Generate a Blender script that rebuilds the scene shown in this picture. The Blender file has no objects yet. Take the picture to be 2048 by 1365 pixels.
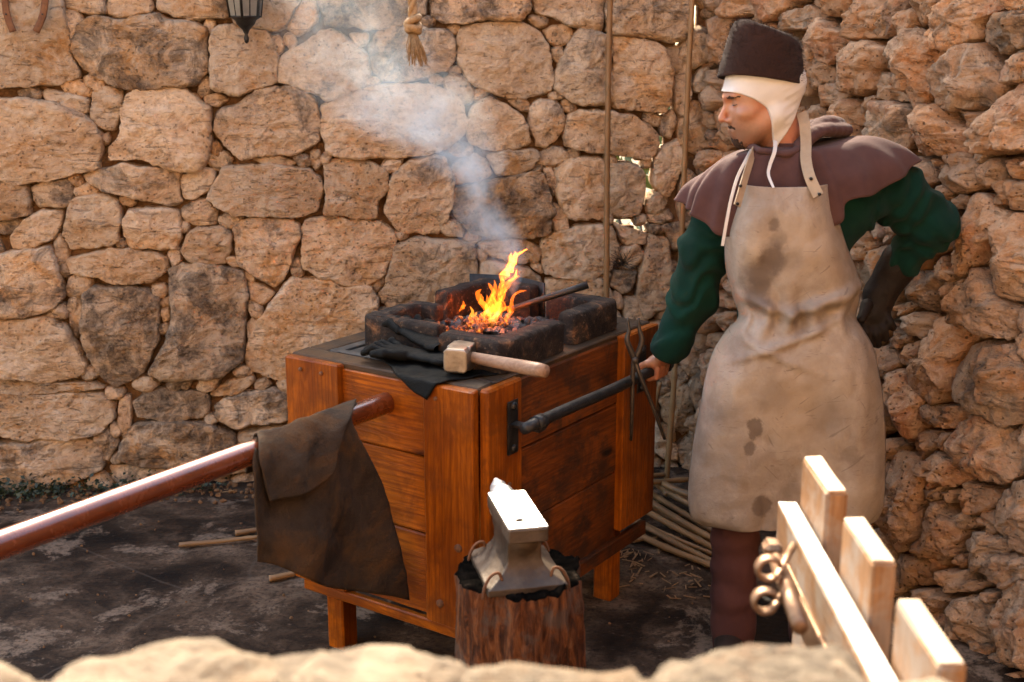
import bpy, math, random
import numpy as np
from mathutils import Vector, Matrix

scene = bpy.context.scene
random.seed(7)
RNG = np.random.default_rng(11)
R = math.radians

# ------------------------------------------------------------------ camera
CAM_Z, F_PX, PITCH = 1.83, 2500.0, R(13.982)
cd = bpy.data.cameras.new('camera')
cam = bpy.data.objects.new('camera', cd)
scene.collection.objects.link(cam)
cam.location = (0, 0, CAM_Z)
cam.rotation_euler = (R(90) - PITCH, 0, 0)
cd.sensor_width = 36.0
cd.lens = F_PX / 2048 * 36.0
cd.clip_start, cd.clip_end = 0.05, 500
cd.dof.use_dof = True
cd.dof.focus_distance = 4.0
cd.dof.aperture_fstop = 4.0
scene.camera = cam

# ------------------------------------------------------------------ sky, sun, exposure
SUN_EL, SUN_X = R(42), 0.22
world = bpy.data.worlds.new('World')
scene.world = world
world.use_nodes = True
wn = world.node_tree
bgn = wn.nodes['Background']
sky = wn.nodes.new('ShaderNodeTexSky')
sky.sky_type = 'NISHITA'
sky.sun_disc = False
sky.sun_elevation = SUN_EL
sky.sun_rotation = math.atan2(-SUN_X, 1.0)
sky.air_density, sky.dust_density, sky.ozone_density = 1.0, 3.0, 0.6
wn.links.new(sky.outputs[0], bgn.inputs[0])
bgn.inputs[1].default_value = 0.15
sd = bpy.data.lights.new('sun', 'SUN')
sd.energy = 2.8
sd.angle = R(0.6)
sd.color = (1.0, 0.90, 0.76)
sun = bpy.data.objects.new('sun', sd)
scene.collection.objects.link(sun)
sun.location = (0, 9, 8)
sun.rotation_euler = Vector((SUN_X, -1.0, -math.tan(SUN_EL))).to_track_quat('-Z', 'Y').to_euler()
vs = scene.view_settings
vs.view_transform = 'Standard'
vs.look = 'None'
vs.gamma = 1.0
vs.exposure = 2.72
vs.use_curve_mapping = False
vs.use_white_balance = True          # the camera's "shade" white balance
vs.white_balance_temperature = 6800
vs.white_balance_tint = 3
scene.render.engine = 'CYCLES'
cy = scene.cycles
cy.use_denoising = True
cy.max_bounces = 10
cy.diffuse_bounces = 5
cy.glossy_bounces = 3
cy.transmission_bounces = 4
cy.transparent_max_bounces = 12
cy.volume_bounces = 1
cy.volume_step_rate = 1.0
cy.sample_clamp_indirect = 2.5
cy.caustics_reflective = False
cy.caustics_refractive = False

# ------------------------------------------------------------------ helpers
def at(px, py, y):
    """point at distance y that the photograph shows at (px, py)"""
    d = np.array([px - 1024.0, 0, 0]) + F_PX * np.array([0, math.cos(PITCH), -math.sin(PITCH)]) \
        + (682.5 - py) * np.array([0, math.sin(PITCH), math.cos(PITCH)])
    return np.array([0, 0, CAM_Z]) + d * (y / d[1])

def atz(px, py, z):
    d = np.array([px - 1024.0, 0, 0]) + F_PX * np.array([0, math.cos(PITCH), -math.sin(PITCH)]) \
        + (682.5 - py) * np.array([0, math.sin(PITCH), math.cos(PITCH)])
    return np.array([0, 0, CAM_Z]) + d * ((z - CAM_Z) / d[2])

def _hash(i, j, k, s):
    h = (i * 374761393 + j * 668265263 + k * 2147483647 + s * 1274126177) & 0xffffffff
    h = ((h ^ (h >> 13)) * 1274126177) & 0xffffffff
    return ((h ^ (h >> 16)) & 0xffff) / 32767.5 - 1.0

def noise(P, s=0):
    """value noise in [-1,1] at points P (...,3)"""
    P = np.asarray(P, float)
    I = np.floor(P).astype(np.int64)
    f = P - I
    f = f * f * f * (f * (f * 6 - 15) + 10)
    i, j, k = I[..., 0], I[..., 1], I[..., 2]
    x, y, z = f[..., 0], f[..., 1], f[..., 2]
    def c(a, b, d): return _hash(i + a, j + b, k + d, s)
    x00 = c(0,0,0)*(1-x)+c(1,0,0)*x; x10 = c(0,1,0)*(1-x)+c(1,1,0)*x
    x01 = c(0,0,1)*(1-x)+c(1,0,1)*x; x11 = c(0,1,1)*(1-x)+c(1,1,1)*x
    return (x00*(1-y)+x10*y)*(1-z)+(x01*(1-y)+x11*y)*z

def fbm(P, s=0, o=4, g=.5):
    P = np.asarray(P, float)
    a, t, v = 1.0, 0.0, 0.0
    for n in range(o):
        v = v + a * noise(P * 2.03 ** n + 17.3 * n, s + n)
        t += a; a *= g
    return v / t

def mesh(name, V, F, smooth=True):
    """V (n,3) array; F list of (m,3|4) int arrays"""
    me = bpy.data.meshes.new(name)
    V = np.asarray(V, np.float32)
    if not isinstance(F, (list, tuple)) or (len(F) and np.isscalar(F[0][0])):
        F = [np.asarray(f) for f in ([F] if isinstance(F, np.ndarray) else [np.array([f]) for f in F])]
    F = [np.asarray(f, np.int32) for f in F if len(f)]
    nl = sum(f.size for f in F); nf = sum(len(f) for f in F)
    me.vertices.add(len(V)); me.vertices.foreach_set('co', V.ravel())
    me.loops.add(nl); me.loops.foreach_set('vertex_index', np.concatenate([f.ravel() for f in F]))
    cnt = np.concatenate([np.full(len(f), f.shape[1], np.int32) for f in F])
    st = np.concatenate([[0], np.cumsum(cnt)[:-1]]).astype(np.int32)
    me.polygons.add(nf); me.polygons.foreach_set('loop_start', st)
    me.polygons.foreach_set('use_smooth', np.full(nf, bool(smooth)))
    me.update(calc_edges=True); me.validate()
    return me

def tag(o, label=None, category=None, group=None, kind=None):
    if label: o['label'] = label
    if category: o['category'] = category
    if group: o['group'] = group
    if kind: o['kind'] = kind
    return o

def link(name, me, mat=None, parent=None, loc=(0, 0, 0)):
    o = bpy.data.objects.new(name, me)
    scene.collection.objects.link(o)
    if mat and not me.materials: me.materials.append(mat)
    o.location = loc
    if parent is not None:
        o.parent = parent
        w = Vector((0, 0, 0)); p = parent
        while p is not None: w = w + p.location; p = p.parent
        o.location = Vector(loc) - w
    return o

def obj(name, V, F, mat, parent=None, origin=None, smooth=True):
    """one mesh object from world-space vertices, its origin moved to `origin`"""
    V = np.asarray(V, float)
    if origin is None:
        lo, hi = V.min(0), V.max(0); origin = ((lo[0]+hi[0])/2, (lo[1]+hi[1])/2, lo[2])
    origin = np.asarray(origin, float)
    return link(name, mesh(name, V - origin, F, smooth), mat, parent, tuple(origin))

def empty(name, loc, label=None, category=None, group=None, kind=None):
    o = bpy.data.objects.new(name, None)
    scene.collection.objects.link(o)
    o.location = tuple(loc); o.empty_display_size = .05
    return tag(o, label, category, group, kind)

def catmull(P, n, closed=False):
    P = np.asarray(P, float); m = len(P)
    if closed: Q = np.concatenate([P[-1:], P, P[:2]]); seg = m
    else: Q = np.concatenate([2*P[:1]-P[1:2], P, 2*P[-1:]-P[-2:-1]]); seg = m-1
    t = np.linspace(0, seg, n, endpoint=not closed)
    i = np.minimum(t.astype(int), seg-1); f = (t-i)[:, None]
    a, b, c, d = Q[i], Q[i+1], Q[i+2], Q[i+3]
    return .5*((2*b)+(-a+c)*f+(2*a-5*b+4*c-d)*f**2+(-a+3*b-3*c+d)*f**3)

def frames(P):
    P = np.asarray(P, float)
    T = np.gradient(P, axis=0); T /= np.linalg.norm(T, axis=1)[:, None] + 1e-12
    n = np.cross(T[0], [0, 0, 1.0])
    if np.linalg.norm(n) < 1e-3: n = np.cross(T[0], [0, 1.0, 0])
    n /= np.linalg.norm(n); N = [n]
    for k in range(1, len(P)):
        n = n - T[k]*(n@T[k]); n /= np.linalg.norm(n)+1e-12; N.append(n)
    N = np.array(N); return T, N, np.cross(T, N)

def grid_faces(a, b, close_b=True, off=0):
    i, j = np.meshgrid(np.arange(a-1), np.arange(b if close_b else b-1), indexing='ij')
    j2 = (j+1) % b
    return np.stack([i*b+j, i*b+j2, (i+1)*b+j2, (i+1)*b+j], -1).reshape(-1, 4)+off

def tube(P, r, n=12, caps=True, sx=1.0, sy=1.0):
    P = np.asarray(P, float); r = np.broadcast_to(np.asarray(r, float), (len(P),))
    T, N, B = frames(P)
    th = np.linspace(0, 2*np.pi, n, endpoint=False)
    V = P[:, None]+r[:, None, None]*(sx*np.cos(th)[None, :, None]*N[:, None]+sy*np.sin(th)[None, :, None]*B[:, None])
    V = V.reshape(-1, 3); F = [grid_faces(len(P), n)[:, ::-1]]
    if caps:
        c0, c1 = len(V), len(V)+1
        V = np.concatenate([V, P[:1], P[-1:]])
        j = np.arange(n); k = (j+1) % n; e = (len(P)-1)*n
        F.append(np.stack([np.full(n, c0), j, k], 1)); F.append(np.stack([np.full(n, c1), e+k, e+j], 1))
    return V, F

def merge(parts):
    Vs, Fs, o = [], [], 0
    for V, F in parts:
        Vs.append(V); Fs += [np.asarray(f)+o for f in F]; o += len(V)
    return np.concatenate(Vs), Fs

def bbox_mesh(sx, sy, sz, bev=.004, jit=0.0, seg=1):
    """bevelled box centred on the origin, sides sx,sy,sz (superquadric-free, 24 corner verts)"""
    hx, hy, hz = sx/2, sy/2, sz/2; b = min(bev, hx*.9, hy*.9, hz*.9)
    V = []; idx = {}
    for X in (-1, 1):
        for Y in (-1, 1):
            for Z in (-1, 1):
                for ax in range(3):
                    p = [X*(hx-b), Y*(hy-b), Z*(hz-b)]
                    p[ax] = (X*hx, Y*hy, Z*hz)[ax]
                    idx[(X, Y, Z, ax)] = len(V); V.append(p)
    V = np.array(V)
    if jit: V = V+RNG.uniform(-jit, jit, V.shape)
    Fq, Ft = [], []
    s = (-1, 1)
    for ax in range(3):
        o = [a for a in range(3) if a != ax]
        for d in s:
            q = []
            for e in ((-1, -1), (1, -1), (1, 1), (-1, 1)):
                k = [0, 0, 0]; k[ax] = d; k[o[0]] = e[0]; k[o[1]] = e[1]; q.append(idx[(*k, ax)])
            flip = (d < 0) ^ (ax == 1)
            Fq.append(q[::-1] if flip else q)
    for ax in range(3):            # edge bevels along axis ax
        o = [a for a in range(3) if a != ax]
        for e0 in s:
            for e1 in s:
                k0 = [0]*3; k0[ax] = -1; k0[o[0]] = e0; k0[o[1]] = e1
                k1 = list(k0); k1[ax] = 1
                q = [idx[(*k0, o[0])], idx[(*k1, o[0])], idx[(*k1, o[1])], idx[(*k0, o[1])]]
                flip = (e0*e1 > 0) ^ (ax == 1)
                Fq.append(q if not flip else q[::-1])
    for X in s:
        for Y in s:
            for Z in s:
                q = [idx[(X, Y, Z, a)] for a in range(3)]
                Ft.append(q if X*Y*Z > 0 else q[::-1])
    return V, [np.array(Fq), np.array(Ft)]

def plank(name, p0, p1, wdir, w, t, mat, parent, bev=.004, jit=.0012):
    """board from p0 to p1 (centre line), width w along wdir, thickness t; local X runs along the grain"""
    p0, p1 = Vector(p0), Vector(p1)
    x = (p1-p0); L = x.length; x.normalize()
    y = Vector(wdir); y = (y-x*y.dot(x)).normalized(); z = x.cross(y)
    V, F = bbox_mesh(L, w, t, bev, jit)
    me = mesh(name, V, F, smooth=False)
    o = link(name, me, mat, parent, tuple((p0+p1)/2))
    o.rotation_euler = Matrix((x, y, z)).transposed().to_euler()
    return o

# -------- signed-distance modelling (organic shapes)
class Sdf:
    def __init__(s, lo, hi, h):
        s.lo = np.array(lo, float); s.h = h
        n = np.ceil((np.array(hi)-s.lo)/h).astype(int)+1
        s.ax = [s.lo[a]+h*np.arange(n[a]) for a in range(3)]
        s.f = np.full(n, .08, np.float32)
    def _sub(s, lo, hi, m):
        sl = []
        for a in range(3):
            i0 = max(0, int((lo[a]-m-s.lo[a])/s.h)); i1 = min(len(s.ax[a]), int((hi[a]+m-s.lo[a])/s.h)+2)
            if i1 <= i0: return None, None
            sl.append(slice(i0, i1))
        X = s.ax[0][sl[0]][:, None, None]; Y = s.ax[1][sl[1]][None, :, None]; Z = s.ax[2][sl[2]][None, None, :]
        return tuple(sl), (X, Y, Z)
    def op(s, d, sl, k, mode):
        g = s.f[sl]
        if mode == 'sub': g, d = -g, d
        if k > 0:
            hh = np.clip(.5+.5*(g-d)/k, 0, 1); r = g*(1-hh)+d*hh-k*hh*(1-hh)
        else: r = np.minimum(g, d)
        s.f[sl] = -r if mode == 'sub' else r
    def cone(s, a, b, ra, rb, k=.01, mode='add', flat=None):
        a, b = np.array(a, float), np.array(b, float); rm = max(ra, rb)
        sl, G = s._sub(np.minimum(a, b)-rm, np.maximum(a, b)+rm, k+4*s.h)
        if sl is None: return s
        ab = b-a; L2 = ab@ab+1e-12
        dx, dy, dz = G[0]-a[0], G[1]-a[1], G[2]-a[2]
        t = np.clip((dx*ab[0]+dy*ab[1]+dz*ab[2])/L2, 0, 1)
        ex, ey, ez = dx-ab[0]*t, dy-ab[1]*t, dz-ab[2]*t
        if flat is not None:            # squash along a direction: (unit vec, factor)
            n, q = np.array(flat[0], float), flat[1]
            e = ex*n[0]+ey*n[1]+ez*n[2]
            d = np.sqrt(ex*ex+ey*ey+ez*ez+(q*q-1)*e*e)-(ra+(rb-ra)*t)
        else: d = np.sqrt(ex*ex+ey*ey+ez*ez)-(ra+(rb-ra)*t)
        s.op(d, sl, k, mode); return s
    def ell(s, c, r, M=None, k=.01, mode='add'):
        c, r = np.array(c, float), np.array(r, float); rm = r.max()
        sl, G = s._sub(c-rm, c+rm, k+4*s.h)
        if sl is None: return s
        D = [G[a]-c[a] for a in range(3)]
        if M is not None: D = [M[a][0]*D[0]+M[a][1]*D[1]+M[a][2]*D[2] for a in range(3)]
        k0 = np.sqrt(sum((D[a]/r[a])**2 for a in range(3)))
        k1 = np.sqrt(sum((D[a]/r[a]**2)**2 for a in range(3)))+1e-9
        s.op(k0*(k0-1)/k1, sl, k, mode); return s
    def box(s, c, hs, M=None, rd=.004, k=.004, mode='add'):
        c, hs = np.array(c, float), np.array(hs, float); rm = np.linalg.norm(hs)
        sl, G = s._sub(c-rm, c+rm, k+4*s.h)
        if sl is None: return s
        D = [G[a]-c[a] for a in range(3)]
        if M is not None: D = [M[a][0]*D[0]+M[a][1]*D[1]+M[a][2]*D[2] for a in range(3)]
        q = [np.abs(D[a])-(hs[a]-rd) for a in range(3)]
        d = np.sqrt(sum(np.maximum(x, 0)**2 for x in q))+np.minimum(np.maximum(np.maximum(q[0], q[1]), q[2]), 0)-rd
        s.op(d, sl, k, mode); return s
    def pts(s):
        return np.stack(np.meshgrid(*s.ax, indexing='ij'), -1)
    def disp(s, fn, band=.03):
        m = np.argwhere(np.abs(s.f) < band)
        P = np.stack([s.ax[a][m[:, a]] for a in range(3)], 1)
        s.f[m[:, 0], m[:, 1], m[:, 2]] += fn(P).astype(np.float32); return s
    def mesh(s, smooth=0):
        f = s.f; S = f < 0; n = np.array(f.shape)
        c = np.zeros(n-1, np.uint8)
        for a in (0, 1):
            for b in (0, 1):
                for d in (0, 1):
                    c += S[a:n[0]-1+a, b:n[1]-1+b, d:n[2]-1+d]
        act = (c > 0) & (c < 8); ijk = np.argwhere(act)
        idx = np.full(act.shape, -1, np.int32); idx[act] = np.arange(len(ijk))
        acc = np.zeros((len(ijk), 3)); cnt = np.zeros(len(ijk))
        cor = [(a, b, d) for a in (0, 1) for b in (0, 1) for d in (0, 1)]
        vals = {q: f[ijk[:, 0]+q[0], ijk[:, 1]+q[1], ijk[:, 2]+q[2]].astype(float) for q in cor}
        for q in cor:
            for a in range(3):
                if q[a]: continue
                w = list(q); w[a] = 1; w = tuple(w)
                x = (vals[q] < 0) != (vals[w] < 0)
                t = vals[q]/(vals[q]-vals[w]+1e-12)
                p = np.tile(np.array(q, float), (len(ijk), 1)); p[:, a] = t
                acc[x] += p[x]; cnt[x] += 1
        V = (ijk+acc/cnt[:, None])*s.h+s.lo
        Q = []
        for a in range(3):
            b, d = (a+1) % 3, (a+2) % 3
            A = np.take(S, np.arange(n[a]-1), a); B = np.take(S, np.arange(1, n[a]), a)
            e = np.argwhere(A != B)
            e = e[(e[:, b] > 0) & (e[:, d] > 0) & (e[:, b] < n[b]-1) & (e[:, d] < n[d]-1)]
            def cell(db, dd):
                w = e.copy(); w[:, b] += db; w[:, d] += dd; return idx[w[:, 0], w[:, 1], w[:, 2]]
            q = np.stack([cell(-1, -1), cell(0, -1), cell(0, 0), cell(-1, 0)], 1)
            fl = ~A[e[:, 0], e[:, 1], e[:, 2]]
            q[fl] = q[fl][:, ::-1]; Q.append(q)
        Q = np.concatenate(Q); Q = Q[(Q >= 0).all(1)]
        for _ in range(smooth):
            acc = np.zeros_like(V); cn = np.zeros(len(V))
            for i in range(4):
                j = (i+1) % 4
                np.add.at(acc, Q[:, i], V[Q[:, j]]); np.add.at(cn, Q[:, i], 1)
                np.add.at(acc, Q[:, j], V[Q[:, i]]); np.add.at(cn, Q[:, j], 1)
            V = .5*V+.5*acc/np.maximum(cn, 1)[:, None]
        return V, [Q]

# ------------------------------------------------------------------ materials
class NT:
    def __init__(s, name):
        s.m = bpy.data.materials.new(name); s.m.use_nodes = True
        s.t = s.m.node_tree; s.b = s.t.nodes['Principled BSDF']; s.out = s.t.nodes['Material Output']
    def new(s, typ, **kw):
        n = s.t.nodes.new('ShaderNode'+typ)
        for k, v in kw.items(): setattr(n, k, v)
        return n
    def put(s, sock, v):
        if isinstance(v, bpy.types.NodeSocket): s.t.links.new(v, sock)
        elif v is not None:
            if hasattr(sock, 'default_value'):
                try: sock.default_value = v
                except Exception: sock.default_value = (*v, 1.0) if len(v) == 3 else v
    def pos(s): return s.new('NewGeometry').outputs['Position']
    def ob(s): return s.new('TexCoord').outputs['Object']
    def rnd(s): return s.new('ObjectInfo').outputs['Random']
    def math(s, op, a, b=None, c=None, clamp=False):
        n = s.new('Math', operation=op, use_clamp=clamp)
        s.put(n.inputs[0], a); s.put(n.inputs[1], b); s.put(n.inputs[2], c); return n.outputs[0]
    def vmath(s, op, a, b=None, scale=None):
        n = s.new('VectorMath', operation=op); s.put(n.inputs[0], a); s.put(n.inputs[1], b)
        if scale is not None: s.put(n.inputs['Scale'], scale)
        return n.outputs['Value'] if op in ('DISTANCE', 'LENGTH', 'DOT_PRODUCT') else n.outputs[0]
    def scaled(s, v, k): return s.vmath('MULTIPLY', v, k)
    def shift(s, v):                      # offset a coordinate by the object's own random number
        c = s.new('CombineXYZ'); r = s.rnd()
        for i, k in enumerate((37.0, 91.0, 53.0)): s.put(c.inputs[i], s.math('MULTIPLY', r, k))
        return s.vmath('ADD', v, c.outputs[0])
    def noise(s, v, sc, det=5, ro=.55, dist=0.0):
        n = s.new('TexNoise'); s.put(n.inputs['Vector'], v); s.put(n.inputs['Scale'], sc)
        s.put(n.inputs['Detail'], det); s.put(n.inputs['Roughness'], ro); s.put(n.inputs['Distortion'], dist)
        return n.outputs['Fac']
    def voro(s, v, sc, feature='F1'):
        n = s.new('TexVoronoi', feature=feature); s.put(n.inputs['Vector'], v); s.put(n.inputs['Scale'], sc)
        return n.outputs['Distance']
    def ramp(s, f, stops, interp='LINEAR'):
        n = s.new('ValToRGB'); n.color_ramp.interpolation = interp; s.put(n.inputs[0], f)
        e = n.color_ramp.elements
        while len(e) < len(stops): e.new(.5)
        for q, (p, c) in zip(e, stops):
            q.position = p; q.color = (c, c, c, 1) if np.isscalar(c) else (*c, 1)
        return n.outputs[0]
    def mix(s, f, a, b, blend='MIX'):
        n = s.new('Mix', data_type='RGBA', blend_type=blend, clamp_factor=True)
        s.put(n.inputs[0], f); s.put(n.inputs[6], a if isinstance(a, bpy.types.NodeSocket) else (*a, 1))
        s.put(n.inputs[7], b if isinstance(b, bpy.types.NodeSocket) else (*b, 1)); return n.outputs[2]
    def bump(s, h, st=.5, d=.01, nrm=None):
        n = s.new('Bump'); s.put(n.inputs['Strength'], st); s.put(n.inputs['Distance'], d); s.put(n.inputs['Height'], h)
        if nrm is not None: s.put(n.inputs['Normal'], nrm)
        return n.outputs[0]
    def fin(s, col, rough, nrm=None, metal=0.0, spec=None, **kw):
        s.put(s.b.inputs['Base Color'], col); s.put(s.b.inputs['Roughness'], rough); s.put(s.b.inputs['Metallic'], metal)
        if nrm is not None: s.put(s.b.inputs['Normal'], nrm)
        if spec is not None: s.put(s.b.inputs['Specular IOR Level'], spec)
        for k, v in kw.items(): s.put(s.b.inputs[k.replace('_', ' ')], v)
        return s.m

def limestone(name, tan, pale, ochre, dark, lichen=.5, rough_bump=1.0, pits=.5, redden=.3):
    n = NT(name); p = n.shift(n.pos()); r = n.rnd()
    r2 = n.math('FRACT', n.math('MULTIPLY', r, 7.31)); r3 = n.math('FRACT', n.math('MULTIPLY', r, 23.7))
    big = n.noise(p, 4.2, 4, .6, .5)
    col = n.mix(n.ramp(big, [(.38, 0), (.62, 1)]), tan, pale)
    och = n.noise(n.vmath('ADD', p, (3.1, 7.7, 1.3)), 6.0, 4, .62, .8)
    col = n.mix(n.math('MULTIPLY', n.ramp(och, [(.46, 0), (.62, 1)]), n.math('MULTIPLY_ADD', r2, .8, .18)), col, ochre)
    col = n.mix(n.math('MULTIPLY', n.ramp(och, [(.36, 1), (.5, 0)]), n.math('MULTIPLY', r3, redden)), col, (.34, .14, .065))
    fine = n.noise(p, 40, 5, .72)
    col = n.mix(n.ramp(fine, [(.34, .42), (.48, 0)]), col, (.17, .10, .055))
    col = n.mix(n.ramp(fine, [(.52, 0), (.66, .6)]), col, pale)
    streak = n.noise(n.scaled(p, (1.0, 1.0, 3.6)), 11, 5, .68, 1.4)
    lic = n.math('ADD', n.math('MULTIPLY', n.noise(p, 8.5, 5, .70, .6), .70), n.math('MULTIPLY', fine, .30))
    amt = n.math('MULTIPLY_ADD', r, .21, -.125)
    licm = n.ramp(n.math('ADD', n.math('ADD', lic, amt), (lichen-.5)*.2), [(.555, 0), (.63, 1)])
    col = n.mix(n.math('MULTIPLY', licm, n.ramp(fine, [(.38, .95), (.62, .45)])), col, dark)
    vo = n.voro(p, 46)
    pit = n.ramp(n.math('ADD', vo, n.math('MULTIPLY', big, .55)), [(.34, 1), (.46, 0)])
    col = n.mix(n.math('MULTIPLY', pit, .7*pits), col, (.07, .04, .022))
    cre = n.ramp(streak, [(.35, .8), (.40, 0)])
    col = n.mix(n.math('MULTIPLY', cre, .5), col, (.12, .065, .035))
    tone = n.math('MULTIPLY_ADD', r3, .40, .76)
    tc = n.new('CombineXYZ')
    for i in range(3): n.put(tc.inputs[i], tone)
    col = n.vmath('MULTIPLY', col, tc.outputs[0])
    h = n.math('ADD', n.math('MULTIPLY', fine, 1.1), n.math('MULTIPLY', pit, -.45*pits))
    h = n.math('ADD', h, n.math('MULTIPLY', streak, .75))
    h = n.math('ADD', h, n.math('MULTIPLY', cre, -.35))
    b = n.bump(h, .62*rough_bump, .020)
    return n.fin(col, .92, b, spec=.2)

M = {}
M['stone'] = limestone('limestone', (.49, .305, .172), (.64, .470, .322), (.50, .250, .095), (.085, .060, .044), .70, 1.5, .8)
M['rubble'] = limestone('rubble_limestone', (.42, .230, .118), (.50, .335, .215), (.45, .175, .055), (.12, .085, .060), .56, 1.4, 1.0, .9)
M['parapet'] = limestone('parapet_limestone', (.145, .104, .068), (.20, .15, .102), (.13, .08, .043), (.05, .035, .023), .68, 1.0, .5, .1)

def earth():
    n = NT('earth_mortar'); p = n.pos()
    c = n.ramp(n.noise(p, 9, 6, .65), [(.3, (.12, .062, .030)), (.5, (.19, .10, .048)), (.7, (.27, .15, .075))])
    c = n.mix(n.ramp(n.noise(p, 60, 5, .7), [(.3, .5), (.6, 0)]), c, (.10, .05, .03))
    return n.fin(c, .95, n.bump(n.noise(p, 40, 8, .7), .9, .02), spec=.1)
M['earth'] = earth()

def floor_mat():
    n = NT('stained_floor'); p = n.pos()
    a = n.noise(p, 2.1, 7, .62, .6); b = n.noise(p, 7.0, 8, .68, .8); c = n.noise(n.scaled(p, (1, 2.2, 1)), 24, 8, .7)
    col = n.ramp(n.math('ADD', n.math('MULTIPLY', a, .6), n.math('MULTIPLY', b, .4)),
                 [(.39, (.010, .0050, .0025)), (.46, (.028, .0150, .0080)), (.53, (.075, .044, .026)), (.61, (.16, .100, .063))])
    col = n.mix(n.ramp(c, [(.60, 0), (.72, .7)]), col, (.19, .125, .085))
    col = n.mix(n.ramp(n.noise(p, 4.1, 6, .74, .3), [(.54, 0), (.60, .8)]), col, (.20, .132, .088))
    col = n.mix(n.ramp(n.noise(p, 60, 4, .7), [(.36, .6), (.52, 0)]), col, (.010, .006, .004))
    cr = n.voro(n.vmath('ADD', p, n.scaled(n.new('TexNoise').outputs['Color'], (.1, .1, .1))), 1.15, 'DISTANCE_TO_EDGE')
    col = n.mix(n.ramp(cr, [(.002, .45), (.006, 0)]), col, (.10, .07, .05))
    h = n.math('ADD', n.math('MULTIPLY', b, .5), n.math('MULTIPLY', c, .5))
    return n.fin(col, n.ramp(b, [(.35, .7), (.65, .95)]), n.bump(h, .9, .014), spec=.14)
M['floor'] = floor_mat()

def ground_mat():
    n = NT('pale_gravel_ground'); p = n.pos()
    c = n.ramp(n.noise(p, .8, 8, .65), [(.3, (.17, .12, .075)), (.55, (.23, .17, .11)), (.75, (.15, .14, .06))])
    c = n.mix(n.ramp(n.noise(p, 55, 4, .7), [(.35, .5), (.6, 0)]), c, (.17, .11, .06))
    return n.fin(c, .95, n.bump(n.noise(p, 40, 6, .7), .6, .03), spec=.1)
M['ground'] = ground_mat()

def wood(name, base, dark, knot, rough=.38, grain=1.0, weather=None, spec=.16):
    n = NT(name); o = n.shift(n.ob())
    q = n.scaled(o, (.7, 7.0, 7.0))
    w = n.noise(q, 2.6, 4, .55, 1.6)
    rings = n.math('SINE', n.math('MULTIPLY', w, 46.0))
    rings = n.math('MULTIPLY_ADD', rings, .5, .5)
    fib = n.noise(n.scaled(o, (.9, 46.0, 46.0)), 3.0, 3, .5)
    col = n.mix(n.math('MULTIPLY', rings, .36*grain), base, dark)
    col = n.mix(n.ramp(fib, [(.36, .5), (.55, 0)]), col, dark)
    kn = n.voro(n.vmath('ADD', n.scaled(o, (2.6, 7.0, 7.0)), n.scaled(n.new('TexNoise').outputs['Color'], (.08, .08, .08))), 1.0)
    col = n.mix(n.ramp(kn, [(.05, 1), (.13, .0)]), col, knot)
    tone = n.noise(n.scaled(o, (1.2, 2.5, 2.5)), 1.6, 4, .6)
    col = n.mix(n.ramp(tone, [(.36, .8), (.56, 0)]), col, dark)
    if weather:
        wt = n.noise(n.pos(), 9, 8, .7, .4)
        col = n.mix(n.ramp(wt, [(.46, 0), (.60, weather[1])]), col, weather[0])
    h = n.math('ADD', n.math('MULTIPLY', fib, .7), n.math('MULTIPLY', rings, .3))
    rg = n.math('MULTIPLY_ADD', n.noise(n.pos(), 14, 5), .35, rough-.08)
    return n.fin(col, rg, n.bump(h, .35*grain, .003), spec=spec)
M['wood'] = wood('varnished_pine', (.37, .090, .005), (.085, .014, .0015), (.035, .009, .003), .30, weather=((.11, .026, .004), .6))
M['wood_dark'] = wood('shaded_sooty_pine', (.20, .050, .009), (.055, .014, .004), (.015, .006, .003), .40, weather=((.020, .014, .010), .7))  # side planks: shade put into the dark base, sooty patches over it
M['wood_black'] = wood('charred_pine', (.055, .032, .018), (.022, .014, .009), (.01, .007, .005), .5, weather=((.10, .045, .015), .5))
M['wood_gate'] = wood('oiled_gate_pine', (.27, .135, .060), (.13, .058, .024), (.12, .05, .02), .6, .9, weather=((.24, .19, .15), .75))
M['wood_raw'] = wood('sunlit_sawn_edge', (.58, .44, .32), (.42, .29, .19), (.2, .1, .05), .6, .8, weather=((.36, .25, .16), .7))  # sawn picket tops, the sun's whitening put into the colour
M['wood_white'] = wood('sunlit_white_rail', (.66, .58, .50), (.50, .41, .34), (.3, .2, .15), .5, .8, weather=((.40, .31, .24), .7))  # white rail top, brightness of full sun put into its colour
M['handle'] = wood('worn_hammer_handle', (.30, .185, .12), (.17, .09, .052), (.1, .05, .03), .36, .9)

def metal(name, c1, c2, rough, metal=.9, scale=18, bump=.4, c3=None, r2=None):
    n = NT(name); p = n.ob()
    f = n.noise(p, scale, 8, .65, .3)
    col = n.ramp(f, [(.35, c1), (.65, c2)])
    if c3: col = n.mix(n.ramp(n.noise(p, scale*.45, 8, .7), [(.52, 0), (.62, .9)]), col, c3)
    return n.fin(col, n.ramp(f, [(.3, rough), (.7, r2 or rough+.15)]), n.bump(n.noise(p, scale*4, 6, .7), bump, .003), metal)
M['iron'] = metal('black_iron', (.020, .018, .017), (.055, .047, .042), .42, .75, 20)
M['iron_plate'] = metal('sooty_plate', (.018, .015, .013), (.05, .041, .035), .6, .3, 9, .5, (.09, .07, .055))
M['rust'] = metal('rusty_iron', (.11, .040, .016), (.20, .085, .035), .75, .25, 30, .7)
M['steel'] = metal('polished_steel', (.62, .58, .53), (.78, .75, .71), .40, 1.0, 26, .08, None, .50)
M['anvil'] = metal('anvil_iron', (.060, .038, .024), (.12, .080, .052), .42, .5, 12, .35, (.06, .036, .022))
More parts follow.
